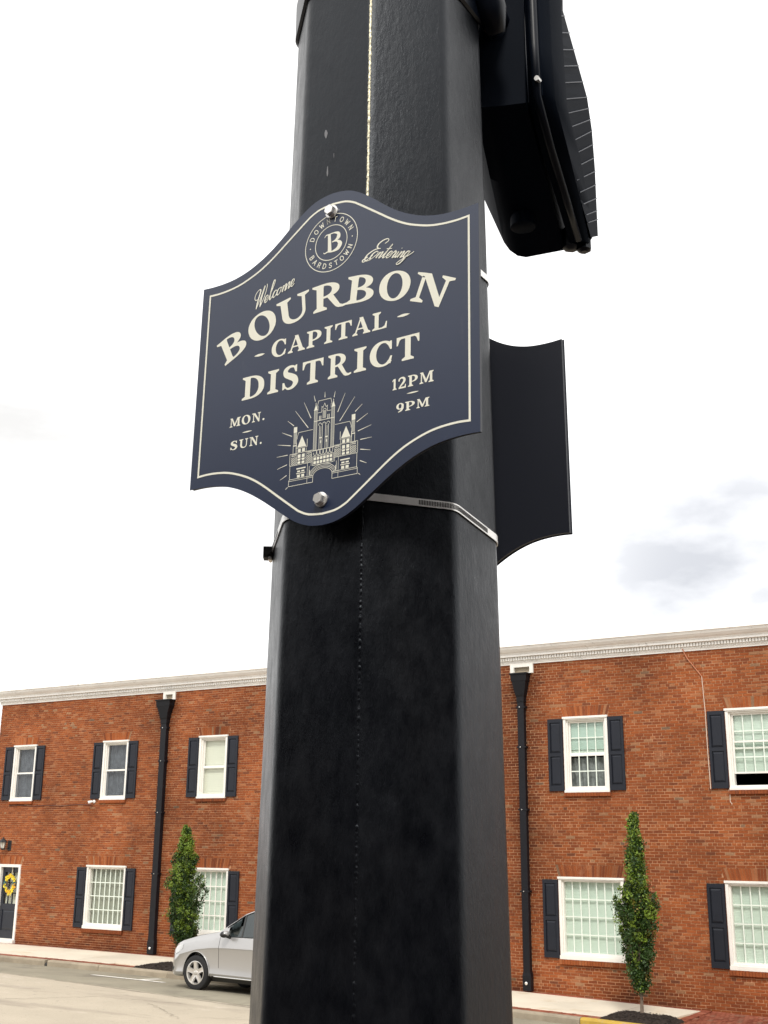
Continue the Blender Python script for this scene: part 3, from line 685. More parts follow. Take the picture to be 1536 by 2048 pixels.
MB().loft([[(dx0 + st + .02, yd + .019, dz0 + .22), (dx1 - st - .02, yd + .019, dz0 + .22), (dx1 - st - .02, yd + .019, dz0 + .72), (dx0 + st + .02, yd + .019, dz0 + .72)],
           [(dx0 + st + .05, yd + .006, dz0 + .26), (dx1 - st - .05, yd + .006, dz0 + .26), (dx1 - st - .05, yd + .006, dz0 + .68), (dx0 + st + .05, yd + .006, dz0 + .68)]]).build('door_panel', 'door_paint', DOOR)
lz0, lz1 = -1.74 + ZC, -.90 + ZC; lw = (dx1 - dx0 - 2 * st) / 3; lh = (lz1 - lz0) / 3; mm = MB()
for c in range(3):
    for r_ in range(3): ubox('pane', 'glass', DOOR, dx0 + st + c * lw + .01, dx0 + st + (c + 1) * lw - .01, yd + .02, yd + .026, lz0 + r_ * lh + .01, lz0 + (r_ + 1) * lh - .01)
for c in range(1, 3): mm.box(dx0 + st + c * lw - .012, dx0 + st + c * lw + .012, yd + .004, yd + .036, lz0, lz1)
for c in range(3):
    for r_ in range(1, 3): mm.box(dx0 + st + c * lw + .012, dx0 + st + (c + 1) * lw - .012, yd + .006, yd + .034, lz0 + r_ * lh - .012, lz0 + r_ * lh + .012)
mm.build('muntin', 'door_paint', DOOR)
curtain(dx0 + st, dx1 - st, lz0, lz1, yd + .09, 'blind_cream', DOOR, .012, .09)
MB().box(DX0 - .02, DX1 + .02, YW - .10, YW + .005, DZ0 - .10, DZ0 - .002).build('door_sill', 'white_paint', BLD)
MB().tube([(dx1 - .05, yd - .03, dz0 + .95), (dx1 - .05, yd, dz0 + .95)], .022, 8).build('door_knob', 'bolt_metal', DOOR)
for a, b in SC:
    mb = MB(); frame_box(mb, a, b, SZ0, SZ1, .085, YW - .04, YW + .12, .02, .075); so = mb.build('scupper_surround', 'white_paint', BLD)
    MB().box(a + .086, b - .086, YW + .03, YW + .1, SZ0 + .021, SZ1 - .076).build('scupper_throat', 'kerb_concrete', so)

# ------------------------------------------------------------------ downpipes
def downpipe(xc, wd, hop, label):
    """hopper head under the scupper, square pipe down the wall, straps and shoe"""
    zt, zg = 3.56 + ZC, g(xc) + .02; yc = YW - .09
    T = empty('downpipe', (xc, yc, zg), label, 'downpipe', 'black downpipes with hopper heads on the brick wall')
    hw = hop / 2
    rg = lambda w_, dpt, z_: [(xc - w_, YW - .012 - dpt, z_), (xc + w_, YW - .012 - dpt, z_), (xc + w_, YW - .012, z_), (xc - w_, YW - .012, z_)]
    MB().loft([rg(hw + .012, .22, zt), rg(hw + .012, .22, zt - .03), rg(hw - .01, .20, zt - .035), rg(hw - .02, .19, zt - .17), rg(hw - .035, .185, zt - .18), rg(wd / 2 + .055, .16, zt - .36), rg(wd / 2 + .03, .145, zt - .47), rg(wd / 2 + .012, .13, zt - .52), rg(wd / 2 + .012, .13, zt - .62)]).build('hopper_head', 'hopper_metal', T)
    MB().box(xc - wd / 2, xc + wd / 2, YW - .13, YW - .02, zg + .30, zt - .6).build('pipe', 'black_metal', T)
    MB().loft([rg(wd / 2 + .015, .12, zg), rg(wd / 2 + .02, .125, zg + .28), rg(wd / 2 + .004, .115, zg + .36)]).build('pipe_shoe', 'black_metal', T)
    b = MB(); b.ball((xc - .01, YW - .145, zg + .14), .035, 10, 6, (1, .5, 1)); b.build('cleanout_cap', 'bolt_metal', T, smooth=True)
    for z_ in (zg + 1.9, zt - 1.6, zt - 2.9, zt - .75):
        MB().box(xc - wd / 2 - .03, xc + wd / 2 + .03, YW - .136, YW - .008, z_, z_ + .035).build('strap', 'black_metal', T)
        MB().tube([(xc - .02, YW - .146, z_ + .018), (xc - .02, YW - .134, z_ + .018)], .011, 8).build('screw', 'bolt_metal', T)
downpipe(-21.29, .185, .50, 'black downpipe with hopper head left of the cream blind window')
downpipe(-10.965, .15, .40, 'black downpipe with hopper head just right of the big dark pole')

# ------------------------------------------------------------------ wall fittings
def cam_():
    x, z = -23.80, .95 + ZC
    T = empty('security_camera', (x, YW - .02, z), 'small white security camera on the wall below an upstairs window', 'security camera')
    MB().tube([(x + .06, YW - .005, z + .03), (x + .06, YW - .03, z + .03)], .045, 12).build('mount', 'camera_white', T, smooth=40)
    MB().tube([(x + .06, YW - .03, z + .03), (x + .03, YW - .09, z + .02)], .02, 8).build('arm', 'camera_white', T, smooth=40)
    MB().tube([(x + .05, YW - .07, z + .03), (x - .0, YW - .12, z + .01), (x - .03, YW - .15, z)], [.026, .04, .04], 12).build('housing', 'camera_white', T, smooth=40)
    MB().tube([(x - .0305, YW - .1505, z - .0002), (x - .034, YW - .1535, z - .0012)], .03, 12).build('lens', 'trim_black', T)
cam_()
p = [(-27.1 + .25 * i, YW - .012, .905 + ZC + (.012 * sin(i * 1.3)) - .02 * sin(i / 13 * pi)) for i in range(14)]
o = MB().tube(p, .009, 6).build('cable', 'cable_dark'); tag(o, 'dark cable running along the brick wall to the white security camera', 'cable')
T = empty('dangling_wire', (-6.95, YW - .02, 1.1 + ZC), 'thin pale wire hanging from the cornice down beside a navy shutter', 'wire')
P_ = [(-7.36, YW - .045, 3.83 + ZC), (-7.27, YW - .03, 3.62 + ZC), (-7.13, YW - .02, 3.42 + ZC), (-7.0, YW - .02, 3.24 + ZC), (-6.99, YW - .02, 2.9 + ZC), (-6.975, YW - .03, 2.53 + ZC), (-6.972, YW - .05, 1.8 + ZC), (-6.962, YW - .05, 1.04 + ZC)]
MB().tube(P_[:4], .009, 6).build('upper_length', 'wire_orange', T); MB().tube(P_[3:], .0075, 6).build('lower_length', 'wire_pale', T)
MB().tube([(-6.61, YW - .055, 1.02 + ZC), (-6.6, YW - .03, .93 + ZC), (-6.605, YW - .03, .80 + ZC), (-6.57, YW - .03, .75 + ZC)], .0075, 6).build('loose_end', 'wire_pale', T)
def lantern():
    x, z, y = -27.03, -.15 + ZC, YW - .17
    T = empty('wall_lantern', (x, YW - .02, z), 'small black wall lantern over the dark front door', 'lantern')
    MB().loft([[(x + .02, YW - .004, z - .18), (x + .16, YW - .004, z - .18), (x + .16, YW - .004, z + .1), (x + .02, YW - .004, z + .1)], [(x + .035, YW - .03, z - .165), (x + .145, YW - .03, z - .165), (x + .145, YW - .03, z + .085), (x + .035, YW - .03, z + .085)]]).build('back_plate', 'trim_black', T)
    MB().tube([(x + .09, YW - .03, z - .1), (x + .05, YW - .12, z - .14), (x, y, z - .13)], .014, 8).build('arm', 'trim_black', T, smooth=True)
    hx = lambda r_, zz: [(x + r_ * cos(pi / 3 * k), y + r_ * sin(pi / 3 * k), zz) for k in range(6)]
    MB().loft([hx(.03, z - .16), hx(.055, z - .125), hx(.058, z - .11)]).build('base', 'trim_black', T)
    MB().loft([hx(.050, z - .11), hx(.085, z + .05)]).build('lamp_glass', 'lantern_glass', T)
    for k in range(6):
        a = hx(.053, z - .11)[k]; b = hx(.088, z + .05)[k]; MB().tube([a, b], .006, 5).build('bar', 'trim_black', T)
    MB().loft([hx(.125, z + .045), hx(.12, z + .06), hx(.07, z + .115), hx(.03, z + .15), hx(.012, z + .16)]).build('cap', 'trim_black', T)
    MB().ball((x, y, z + .175), .018, 8, 6).build('finial', 'trim_black', T, smooth=True)
lantern()
def wreath():
    x, z, y = -26.775, -1.20 + ZC, YW + .015
    T = empty('wreath', (x, y, z), 'yellow flower wreath with teal leaves hanging on the dark door', 'wreath')
    ring = [(x + .17 * cos(a), y + .01, z + .20 * sin(a)) for a in np.linspace(0, 2 * pi, 25)]
    MB().tube(ring, .03, 8, caps=False).build('vine_ring', 'bark', T)
    MB().box(x - .018, x + .018, y + .02, y + .03, z + .2, dz1 - .003).build('ribbon', 'ribbon', T)
    for i in range(26):
        a = 2 * pi * i / 26 + random.uniform(-.08, .08); q = random.uniform(.15, .21); fx, fz = x + q * cos(a), z + (q + .03) * sin(a); mb = MB(); r_ = random.uniform(.035, .055)
        teal = (2.6 < a < 3.7 or a < .5) and random.random() < .75
        for p_ in range(7 if not teal else 5):
            b = 2 * pi * p_ / 7 + random.random(); ux, uz = cos(b), sin(b); vx, vz = -uz, ux
            mb.add([(fx, y - .02, fz), (fx + ux * r_ + vx * r_ * .45, y - .05, fz + uz * r_ + vz * r_ * .45), (fx + ux * r_ * 1.3, y - .03, fz + uz * r_ * 1.3), (fx + ux * r_ - vx * r_ * .45, y - .05, fz + uz * r_ - vz * r_ * .45)], [(0, 1, 2, 3)])
        mb.build('leaf' if teal else 'flower', 'leaf_wreath' if teal else ('flower_yellow' if random.random() < .8 else 'flower_gold'), T, fix=False)
    for s_ in (-1, 1): MB().add([(x + .02 * s_, y - .03, z - .22), (x + .07 * s_ + .02, y - .05, z - .27), (x + .05 * s_ + .03, y - .04, z - .34), (x, y - .03, z - .26)], [(0, 1, 2, 3)]).build('flower', 'flower_yellow', T, fix=False)
wreath()

# ------------------------------------------------------------------ the row of shops behind the photographer
OPP = empty('shop_row', (-6, -9, GZ0 := ZC - 1.62), 'two storey dark brick shop row behind the near pavement', 'building')
MB().box(-34, 24, -14, -6.2, ZC - 1.62, ZC + 4.3).build('wall', 'shop_brick', OPP)
MB().box(-34.2, 24.2, -14, -5.95, ZC + 4.3, ZC + 4.6).build('cornice', 'shop_trim', OPP)
for i in range(14):
    x = -32 + i * 4.0; MB().box(x, x + 2.9, -6.2, -6.14, ZC - 1.0, ZC + 1.2).build('shop_window', 'dark_room', OPP); MB().box(x + .7, x + 1.8, -6.2, -6.14, ZC + 2.0, ZC + 3.6).build('window', 'dark_room', OPP)

CRN = empty('unseen_corner_block', (9, -4, GZ0), 'unseen dark two storey block added to darken reflections in the pole', 'building')  # added out of view as an occluder, keeps low sky off the pole's right faces
MB().box(6, 16, -5.9, 3.2, ZC - 1.62, ZC + 4.6).build('wall', 'shop_brick', CRN); MB().box(5.8, 16.2, -5.94, 3.4, ZC + 4.6, ZC + 4.9).build('cornice', 'shop_trim', CRN)
for i in range(3): MB().box(5.94, 6, -5.2 + i * 2.8, -3.2 + i * 2.8, ZC - 1.0, ZC + 1.2).build('shop_window', 'dark_room', CRN); MB().box(5.94, 6, -4.9 + i * 2.8, -3.8 + i * 2.8, ZC + 2.0, ZC + 3.6).build('window', 'dark_room', CRN)
# ------------------------------------------------------------------ pole
PD = 2.12; PX, PY = -PD * sin(radians(32.4)), PD * cos(radians(32.4))
GZ = ZC - 1.62
def prad(z): return PD * (.1040 - .0150 * ((z - ZC) / PD)) + .004
def psec(z, grow=0, n=4, rc=.034):
    """rounded octagon, flats square to the sign"""
    R = prad(z) + grow; pts = []; sec = 1 / cos(pi / 8); ap = R * cos(pi / 8); d = rc + grow
    for k in range(8):
        a = radians(22.5 + 45 * k) - pi / 2; cr_ = (ap - d) * sec
        for i in range(n + 1):
            b = a + radians(-22.5 + 45 * i / n); pts.append((PX + cr_ * cos(a) + d * cos(b), PY + cr_ * sin(a) + d * sin(b), z))
    return pts
POLE = empty('signal_pole', (PX, PY, GZ), 'tall black tapered octagonal steel pole in the middle of the picture', 'pole')
MB().loft([psec(z) for z in [GZ + .02] + list(np.arange(GZ + .25, ZC + 4.6, .25))]).build('shaft', 'pole_paint', POLE, smooth=24)
MB().loft([psec(z, -.004) for z in (ZC + 4.58, ZC + 4.63)]).build('pole_cap', 'black_metal', POLE)
MB().box(PX - .3, PX + .3, PY - .3, PY + .3, GZ, GZ + .04).build('base_plate', 'black_metal', POLE)
for sx in (-1, 1):
    for sy in (-1, 1): MB().tube([(PX + .25 * sx, PY + .25 * sy, GZ + .03), (PX + .25 * sx, PY + .25 * sy, GZ + .1)], .02, 6).build('anchor_bolt', 'stainless', POLE)
def vert_pt(z, out=0, ang=22.5):
    R = prad(z); sec = 1 / cos(pi / 8); rc = .034; cr_ = (R * cos(pi / 8) - rc) * sec; a = radians(ang) - pi / 2; return (PX + (cr_ + rc + out) * cos(a), PY + (cr_ + rc + out) * sin(a), z)
def weld(z0, z1, m_, r0, jitter, step, out):
    mb = MB(); z = z0; path = []; rad = []
    while z < z1:
        q = vert_pt(z, out); path.append((q[0] + random.uniform(-1, 1) * jitter, q[1] + random.uniform(-1, 1) * jitter, z)); rad.append(r0 * random.uniform(.7, 1.12)); z += step
    return mb.tube(path, rad, 7).build('weld_seam', m_, POLE, smooth=True)
weld(GZ + .05, ZC + .93, 'pole_paint', .0036, .0004, .0026, -.0024)
weld(ZC + .93, ZC + 4.5, 'brass_weld', .0030, .0006, .0035, -.0008)

# chips knocked out of the paint
for az_, zz_, w_, h_ in ((-6, 1.33, .004, .011), (-4, 1.245, .0025, .013), (0, 1.275, .001, .006)):
    q = None; b_ = psec(ZC + zz_, .0006, 4)
    for i in range(len(b_)):
        p0, p1 = b_[i], b_[(i + 1) % len(b_)]; a0 = math.degrees(atan2(p0[0] - PX, -(p0[1] - PY))); a1 = math.degrees(atan2(p1[0] - PX, -(p1[1] - PY)))
        if a0 <= az_ <= a1: t = (az_ - a0) / (a1 - a0); q = (p0[0] + (p1[0] - p0[0]) * t, p0[1] + (p1[1] - p0[1]) * t)
    if q:
        pts = [(q[0] + w_ * cos(a) * random.uniform(.6, 1.1), q[1], ZC + zz_ + h_ * sin(a) * random.uniform(.7, 1.1)) for a in np.linspace(0, 2 * pi, 10)[:-1]]
        MB().add(pts, [tuple(range(9))]).build('paint_chip', 'chip_grey', POLE, fix=False)
# ------------------------------------------------------------------ lettering (all shapes as simple polygons; cap height 100)
def ell(cx_, cy_, rx, ry, a0, a1, n=24, p=2.0, tilt=0):
    o_ = []
    for i in range(n + 1):
        a = radians(a0 + (a1 - a0) * i / n); c, s_ = cos(a), sin(a)
        x = rx * math.copysign(abs(c) ** (2 / p), c); y = ry * math.copysign(abs(s_) ** (2 / p), s_)
        o_.append((cx_ + x + tilt * y, cy_ + y))
    return o_
def foot(x0, x1, l=14, r=14, y=0, s_=1, h=7, b=8): return [(x0 - l, y), (x1 + r, y), (x1 + r, y + s_ * h), (x1, y + s_ * (h + b)), (x0, y + s_ * (h + b)), (x0 - l, y + s_ * h)]
def rect(x0, y0, x1, y1): return [(x0, y0), (x1, y0), (x1, y1), (x0, y1)]
def bowl(xs, xr, y0, y1, tv, th, p=2.25):
    ym = (y0 + y1) / 2; a = ell(xs, ym, xr - xs, (y1 - y0) / 2, 90, -90, 26, p); b = ell(xs, ym, xr - xs - tv, (y1 - y0) / 2 - th, -90, 90, 26, p)
    return [(xs - 6, y1)] + a + [(xs - 6, y0), (xs - 6, y0 + th)] + b + [(xs - 6, y1 - th)]
def rings_(cx_, cy_, rx, ry, tv, th, tilt=-.0):
    A = ell(cx_, cy_, rx, ry, 90, 270, 26, 2.1); B = ell(cx_, cy_, rx - tv, ry - th, 270, 90, 26, 2.0, tilt)
    A2 = ell(cx_, cy_, rx, ry, -90, 90, 26, 2.1); B2 = ell(cx_, cy_, rx - tv, ry - th, 90, -90, 26, 2.0, tilt)
    return [A + B, A2 + B2]
def sweep(pts, wd):
    """stroke polygon along a smooth line, wd = widths"""
    P_ = catmull(pts, 8); W_ = np.interp(np.linspace(0, 1, len(P_)), np.linspace(0, 1, len(wd)), wd); l_, r_ = [], []
    for i, p_ in enumerate(P_):
        a = P_[max(0, i - 1)]; b = P_[min(len(P_) - 1, i + 1)]; t = Vector((b[0] - a[0], b[1] - a[1])); t = t.normalized() if t.length > 1e-9 else Vector((1, 0))
        l_.append((p_[0] - t.y * W_[i] / 2, p_[1] + t.x * W_[i] / 2)); r_.append((p_[0] + t.y * W_[i] / 2, p_[1] - t.x * W_[i] / 2))
    return [[l_[i], l_[i + 1], r_[i + 1], r_[i]] for i in range(len(l_) - 1)]
def catmull(pts, n):
    o_ = []; P_ = [pts[0]] + list(pts) + [pts[-1]]
    for i in range(1, len(P_) - 2):
        for j in range(n):
            t = j / n; a, b, c, d = [np.array(P_[i + k], float) for k in (-1, 0, 1, 2)]
            o_.append(tuple(.5 * (2 * b + (c - a) * t + (2 * a - 5 * b + 4 * c - d) * t * t + (3 * b - a - 3 * c + d) * t ** 3)))
    o_.append(tuple(pts[-1])); return o_
G = {}
S_ = 25
G['I'] = [rect(15, 5, 40, 95), foot(15, 40), foot(15, 40, y=100, s_=-1)]
G['B'] = [rect(15, 3, 41, 97), foot(15, 41, 15, 2), foot(15, 41, 15, 2, y=100, s_=-1), bowl(38, 97, 47, 100, 28, 8), bowl(38, 108, 0, 54, 30, 8)]
G['D'] = [rect(15, 3, 41, 97), foot(15, 41, 15, 2), foot(15, 41, 15, 2, y=100, s_=-1), bowl(38, 113, 0, 100, 29, 8, 2.3)]
G['P'] = [rect(15, 5, 41, 97), foot(15, 41), foot(15, 41, 15, 2, y=100, s_=-1), bowl(38, 102, 38, 100, 28, 8)]
G['R'] = [rect(15, 5, 41, 97), foot(15, 41), foot(15, 41, 15, 2, y=100, s_=-1), bowl(38, 100, 44, 100, 28, 8), [(52, 50), (78, 50), (106, 10), (116, 6), (132, 8), (133, 1), (118, -3), (100, -2), (90, 3), (80, 14)]]
G['O'] = rings_(58, 50, 58, 53, 29, 9, -.12)
G['U'] = [rect(20, 32, 45, 97), foot(20, 45, y=100, s_=-1), rect(98, 32, 110, 97), foot(98, 110, y=100, s_=-1, l=15, r=15),
          [(20, 36)] + ell(65, 36, 45, 39, 180, 360, 24, 2.2) + [(98, 36)] + ell(71.5, 36, 26.5, 28, 360, 180, 24, 2.1)[0:] + [(45, 36)]]
G['N'] = [[(14, 92), (14, 100), (46, 100), (103, 14), (103, -4), (90, -4), (28, 88)], rect(22, 5, 33, 84), foot(22, 33), rect(92.5, 2, 103, 97), foot(92.5, 103, y=100, s_=-1), [(6, 100), (6, 94), (22, 86), (33, 100)]]
G['T'] = [rect(40, 5, 66, 97), foot(40, 66, 15, 15), rect(0, 91, 106, 100), [(0, 100), (0, 66), (6, 66), (14, 86), (26, 93), (26, 100)], [(106, 100), (106, 66), (100, 66), (92, 86), (80, 93), (80, 100)]]
G['L'] = [rect(15, 3, 41, 95), foot(15, 41, y=100, s_=-1), foot(15, 41, 15, 0), rect(35, 0, 92, 8), [(92, 0), (95, 38), (88, 38), (80, 16), (62, 8), (62, 0)]]
G['A'] = [[(44, 100), (68, 100), (108, 4), (80, 4)], [(50, 98), (57, 92), (24, 4), (13, 4)], rect(30, 30, 84, 38), foot(13, 22, 12, 12), foot(80, 106, 10, 11)]
G['C'] = [ell(56, 50, 56, 53, 42, 318, 44, 2.1) + ell(60, 50, 31, 44, 314, 46, 40, 2.0), [(91, 97), (98, 97), (98, 62), (91, 62), (82, 80), (70, 93), (84, 92)], [(93, 3), (100, 34), (93, 36), (84, 20), (72, 7), (84, 6)]]
G['S'] = sweep([(68, 78), (58, 93), (38, 96), (20, 84), (22, 66), (42, 54), (60, 42), (66, 24), (52, 6), (30, 3), (14, 18)], [4, 8, 12, 20, 24, 28, 28, 24, 14, 8, 5]) + [[(64, 70), (71, 70), (71, 100), (65, 100), (56, 90)], [(6, 2), (12, 2), (22, 10), (14, 32), (6, 32)]]
G['M'] = [rect(16, 5, 27, 95), foot(16, 27), foot(110, 135), rect(110, 5, 135, 97), [(8, 93), (8, 100), (38, 100), (80, 16), (68, 6), (60, 6), (24, 90)], [(62, 6), (76, 6), (118, 92), (114, 100), (106, 100), (64, 20)], foot(110, 135, 0, 14, y=100, s_=-1)]
G['.'] = [ell(12, 10, 12, 12, 0, 360, 16)[:-1]]
G['1'] = [rect(24, 5, 50, 100), foot(24, 50), [(24, 100), (24, 84), (6, 76), (6, 84)]]
G['2'] = sweep([(10, 68), (14, 86), (34, 96), (58, 92), (68, 74), (60, 54), (34, 30), (16, 12)], [14, 14, 12, 20, 27, 24, 16, 12]) + [rect(6, 0, 82, 14), [(76, 0), (84, 0), (84, 34), (77, 34), (70, 14)]]
G['9'] = rings_(42, 66, 38, 36, 23, 10) + sweep([(67, 66), (66, 40), (52, 16), (22, 2)], [24, 23, 18, 8])
def gb(polys): xs = [p_[0] for q in polys for p_ in q]; return min(xs), max(xs)

def cdt_mesh(polys):
    """union of overlapping polygons -> triangles"""
    vs_, fs_ = [], []
    for q in polys:
        ar = sum(q[i][0] * q[(i + 1) % len(q)][1] - q[(i + 1) % len(q)][0] * q[i][1] for i in range(len(q)))
        if abs(ar) < 1e-6: continue
        if ar < 0: q = q[::-1]
        n = len(vs_); vs_ += [Vector(p_) for p_ in q]; fs_.append(list(range(n, n + len(q))))
    v_, e_, f_, a_, b_, c_ = delaunay_2d_cdt(vs_, [], fs_, 1, 1e-4, True)
    return [(p_.x, p_.y) for p_ in v_], [tuple(q) for q, src in zip(f_, c_) if src]

# --- sign art, millimetres from the sign's centre
def place_word(word, ext, y0, y1, mp=None):
    out_ = []
    for ch, (a, b) in zip(word, ext):
        q = G[ch]; x0, x1 = gb(q); s_ = (b - a) / (x1 - x0)
        for poly_ in q: out_.append([(a + (px_ - x0) * s_, y0 + (y1 - y0) * py_ / 100) for px_, py_ in poly_])
    return [[mp(p_) for p_ in q] for q in out_] if mp else out_
def arch(p_):        # x in degrees, y in mm over the baseline
    a = radians(p_[0]); r_ = 520 + p_[1]; return (r_ * sin(a), -430 + r_ * cos(a))
BOURBON = place_word('BOURBON', [(-27.4, -20.9), (-19.8, -12.9), (-12.3, -4.7), (-3.9, 4.3), (4.15, 10.4), (11.5, 18.35), (19.25, 27.4)], 0, 54, arch)
CAPITAL = place_word('CAPITAL', [(-128, -94.5), (-89.6, -51), (-47.4, -14.6), (-7.8, 10), (15.5, 51.5), (53.6, 91.5), (95.5, 126.3)], 22, 55.5)
DISTRICT = place_word('DISTRICT', [(-193.5, -141.5), (-133.4, -108.3), (-98.8, -63), (-54, -7.9), (2.6, 53.2), (58.8, 84.3), (91.7, 138), (146.8, 192.5)], -49.2, -3.6)
MON = place_word('MON.', [(-219, -193.5), (-190.5, -170), (-166.5, -146), (-141.5, -137)], -98, -80.5)
SUN = place_word('SUN.', [(-214, -197.5), (-193.5, -172.5), (-169.5, -149), (-145, -140.5)], -143.6, -126.5)
PM12 = place_word('12PM', [(139.3, 148), (151.5, 166.5), (170.5, 190), (193.5, 221)], -99.5, -79.2)
PM9 = place_word('9PM', [(148, 163), (165.5, 184.5), (188, 213)], -142, -126)
def lens(x0, x1, y, h, ang=0):
    n = 12; a = [(x0 + (x1 - x0) * i / n, y + h / 2 * sin(pi * i / n) ** .8) for i in range(n + 1)]; b = [(x0 + (x1 - x0) * i / n, y - h / 2 * sin(pi * i / n) ** .8) for i in range(n, -1, -1)][1:-1]; return [a + b]
DASH = lens(-169, -143.6, 35.2, 5) + lens(146.5, 172.8, 36.8, 5) + lens(-188, -164.5, -113.6, 2.6) + lens(168, 192.5, -111.3, 2.6)

SG = {}                                       # thin sans strokes for the round badge (10 high)
def mono(paths, w_): 
    o_ = []
    for p_ in paths:
        for i in range(len(p_) - 1):
            a, b = Vector(p_[i]), Vector(p_[i + 1]); t = (b - a).normalized() * w_ / 2; n_ = Vector((-t.y, t.x)); a2, b2 = a - t * .8, b + t * .8
            o_.append([tuple(a2 + n_), tuple(b2 + n_), tuple(b2 - n_), tuple(a2 - n_)])
    return o_
SG['D'] = [[(0, 0), (0, 10), (3, 10), (5.6, 8.6), (6.6, 5), (5.6, 1.4), (3, 0), (0, 0)]]
SG['O'] = [[tuple(q) for q in ell(3.8, 5, 3.8, 5, 0, 360, 14)]]
SG['W'] = [[(0, 10), (2.2, 0), (4.4, 8), (6.6, 0), (8.8, 10)]]
SG['N'] = [[(0, 0), (0, 10), (6, 0), (6, 10)]]
SG['T'] = [[(0, 10), (7, 10)], [(3.5, 10), (3.5, 0)]]
SG['B'] = [[(0, 0), (0, 10), (3.6, 10), (5, 8.8), (5, 6.6), (3.6, 5.4), (0, 5.4)], [(3.6, 5.4), (5.6, 4), (5.6, 1.4), (3.8, 0), (0, 0)]]
SG['A'] = [[(0, 0), (3.6, 10), (7.2, 0)], [(1.4, 3.4), (5.8, 3.4)]]
SG['R'] = [[(0, 0), (0, 10), (3.8, 10), (5.4, 8.6), (5.4, 6.2), (3.8, 4.8), (0, 4.8)], [(3, 4.8), (6, 0)]]
SG['S'] = [[(5.6, 8.6), (4, 10), (1.8, 10), (.3, 8.6), (.5, 6.4), (2.9, 5.2), (5.2, 4), (5.6, 1.6), (3.9, 0), (1.6, 0), (0, 1.5)]]
def ring_text(word, c, r_, a0, a1, inward, size, w_):
    out_ = []; n = len(word)
    for i, ch in enumerate(word):
        a = radians(a0 + (a1 - a0) * i / (n - 1)); wd = max(q[0] for p_ in SG[ch] for q in p_)
        for poly_ in mono(SG[ch], w_ / size * 10):
            pp = []
            for x, y in poly_:
                x = (x - wd / 2) * size / 10; y = (y - 5) * size / 10
                if not inward: rr = r_ + y; pp.append((c[0] + rr * cos(a) + x * sin(a), c[1] + rr * sin(a) - x * cos(a)))
                else: rr = r_ - y; pp.append((c[0] + rr * cos(a) - x * sin(a), c[1] + rr * sin(a) + x * cos(a)))
            out_.append(pp)
    return out_
BC = (0, 225.5)
def circ(c, r_, w_, n=72):
    o_ = []
    for i in range(n):
        a, b = 2 * pi * i / n, 2 * pi * (i + 1) / n
        o_.append([(c[0] + (r_ + k) * cos(t), c[1] + (r_ + k) * sin(t)) for t, k in ((a, w_ / 2), (b, w_ / 2), (b, -w_ / 2), (a, -w_ / 2))])
    return o_
BADGE = circ(BC, 58.6, 1.5) + circ(BC, 35.6, 1.5)
BADGE += ring_text('DOWNTOWN', BC, 47.2, 157, 23, False, 9.5, 1.5) + ring_text('BARDSTOWN', BC, 47.2, 205, 335, True, 9.5, 1.5)
BADGE += [ell(BC[0] - 47.2, BC[1] - .5, 1.3, 1.3, 0, 360, 10)[:-1], ell(BC[0] + 47.2, BC[1] - .5, 1.3, 1.3, 0, 360, 10)[:-1]]
def lb(p_): return (-17 + p_[0] * .385, 205.5 + p_[1] * .39)
LB = [[(26, 8), (48, 4), (40, 98), (24, 96)], sweep([(4, 86), (14, 97), (32, 98), (60, 99), (84, 90), (86, 70), (68, 56), (48, 52)], [2, 6, 5, 6, 16, 22, 10, 3]), sweep([(52, 54), (80, 50), (96, 32), (84, 10), (52, 2), (26, 6), (8, 2), (0, 8)], [3, 9, 26, 20, 8, 7, 5, 2])]
BADGE += [[lb(p_) for p_ in q] for q in [LB[0]] + LB[1] + LB[2]]

ZOFF = []
def script(strokes, o_, ang, sc, slant=.5, w0=1.35):
    """brush-script strokes: list of point lists (x,y[,w])"""
    out_ = []; ca, sa = cos(radians(ang)), sin(radians(ang))
    for st in strokes:
        pts = [(p_[0] + slant * p_[1], p_[1]) for p_ in st]; P_ = catmull(pts, 7); wds = []
        for i in range(len(P_)):
            a = P_[max(0, i - 1)]; b = P_[min(len(P_) - 1, i + 1)]; dy = b[1] - a[1]; L_ = hypot(b[0] - a[0], dy) + 1e-9; wds.append(w0 * (1.0 + 1.0 * max(0, -dy / L_)))
        l_, r_ = [], []
        for i, p_ in enumerate(P_):
            a = P_[max(0, i - 1)]; b = P_[min(len(P_) - 1, i + 1)]; t = Vector((b[0] - a[0], b[1] - a[1])).normalized(); ww = wds[i] / 2
            l_.append((p_[0] - t.y * ww, p_[1] + t.x * ww)); r_.append((p_[0] + t.y * ww, p_[1] - t.x * ww))
        ZOFF.append(len(l_) - 1)
        for i in range(len(l_) - 1):
            out_.append([(o_[0] + sc * (x * ca - y * sa), o_[1] + sc * (x * sa + y * ca)) for x, y in (l_[i], l_[i + 1], r_[i + 1], r_[i])])
    return out_
e_ = lambda x: [(x - 1, 2), (x + 3, 4), (x + 5.2, 7), (x + 4, 9.4), (x + 1.6, 8.6), (x, 4.6), (x + .6, 1.2), (x + 3, 0), (x + 6.2, 2.6)]
nlet = lambda x: ([(x - 1, 2), (x + 1, 8), (x + 1.2, 8), (x, 0)], [(x, 0.6), (x + 2.6, 6.6), (x + 5, 9), (x + 5.9, 7.6), (x + 5, 1.6), (x + 5.6, 0), (x + 8, 2.4)])
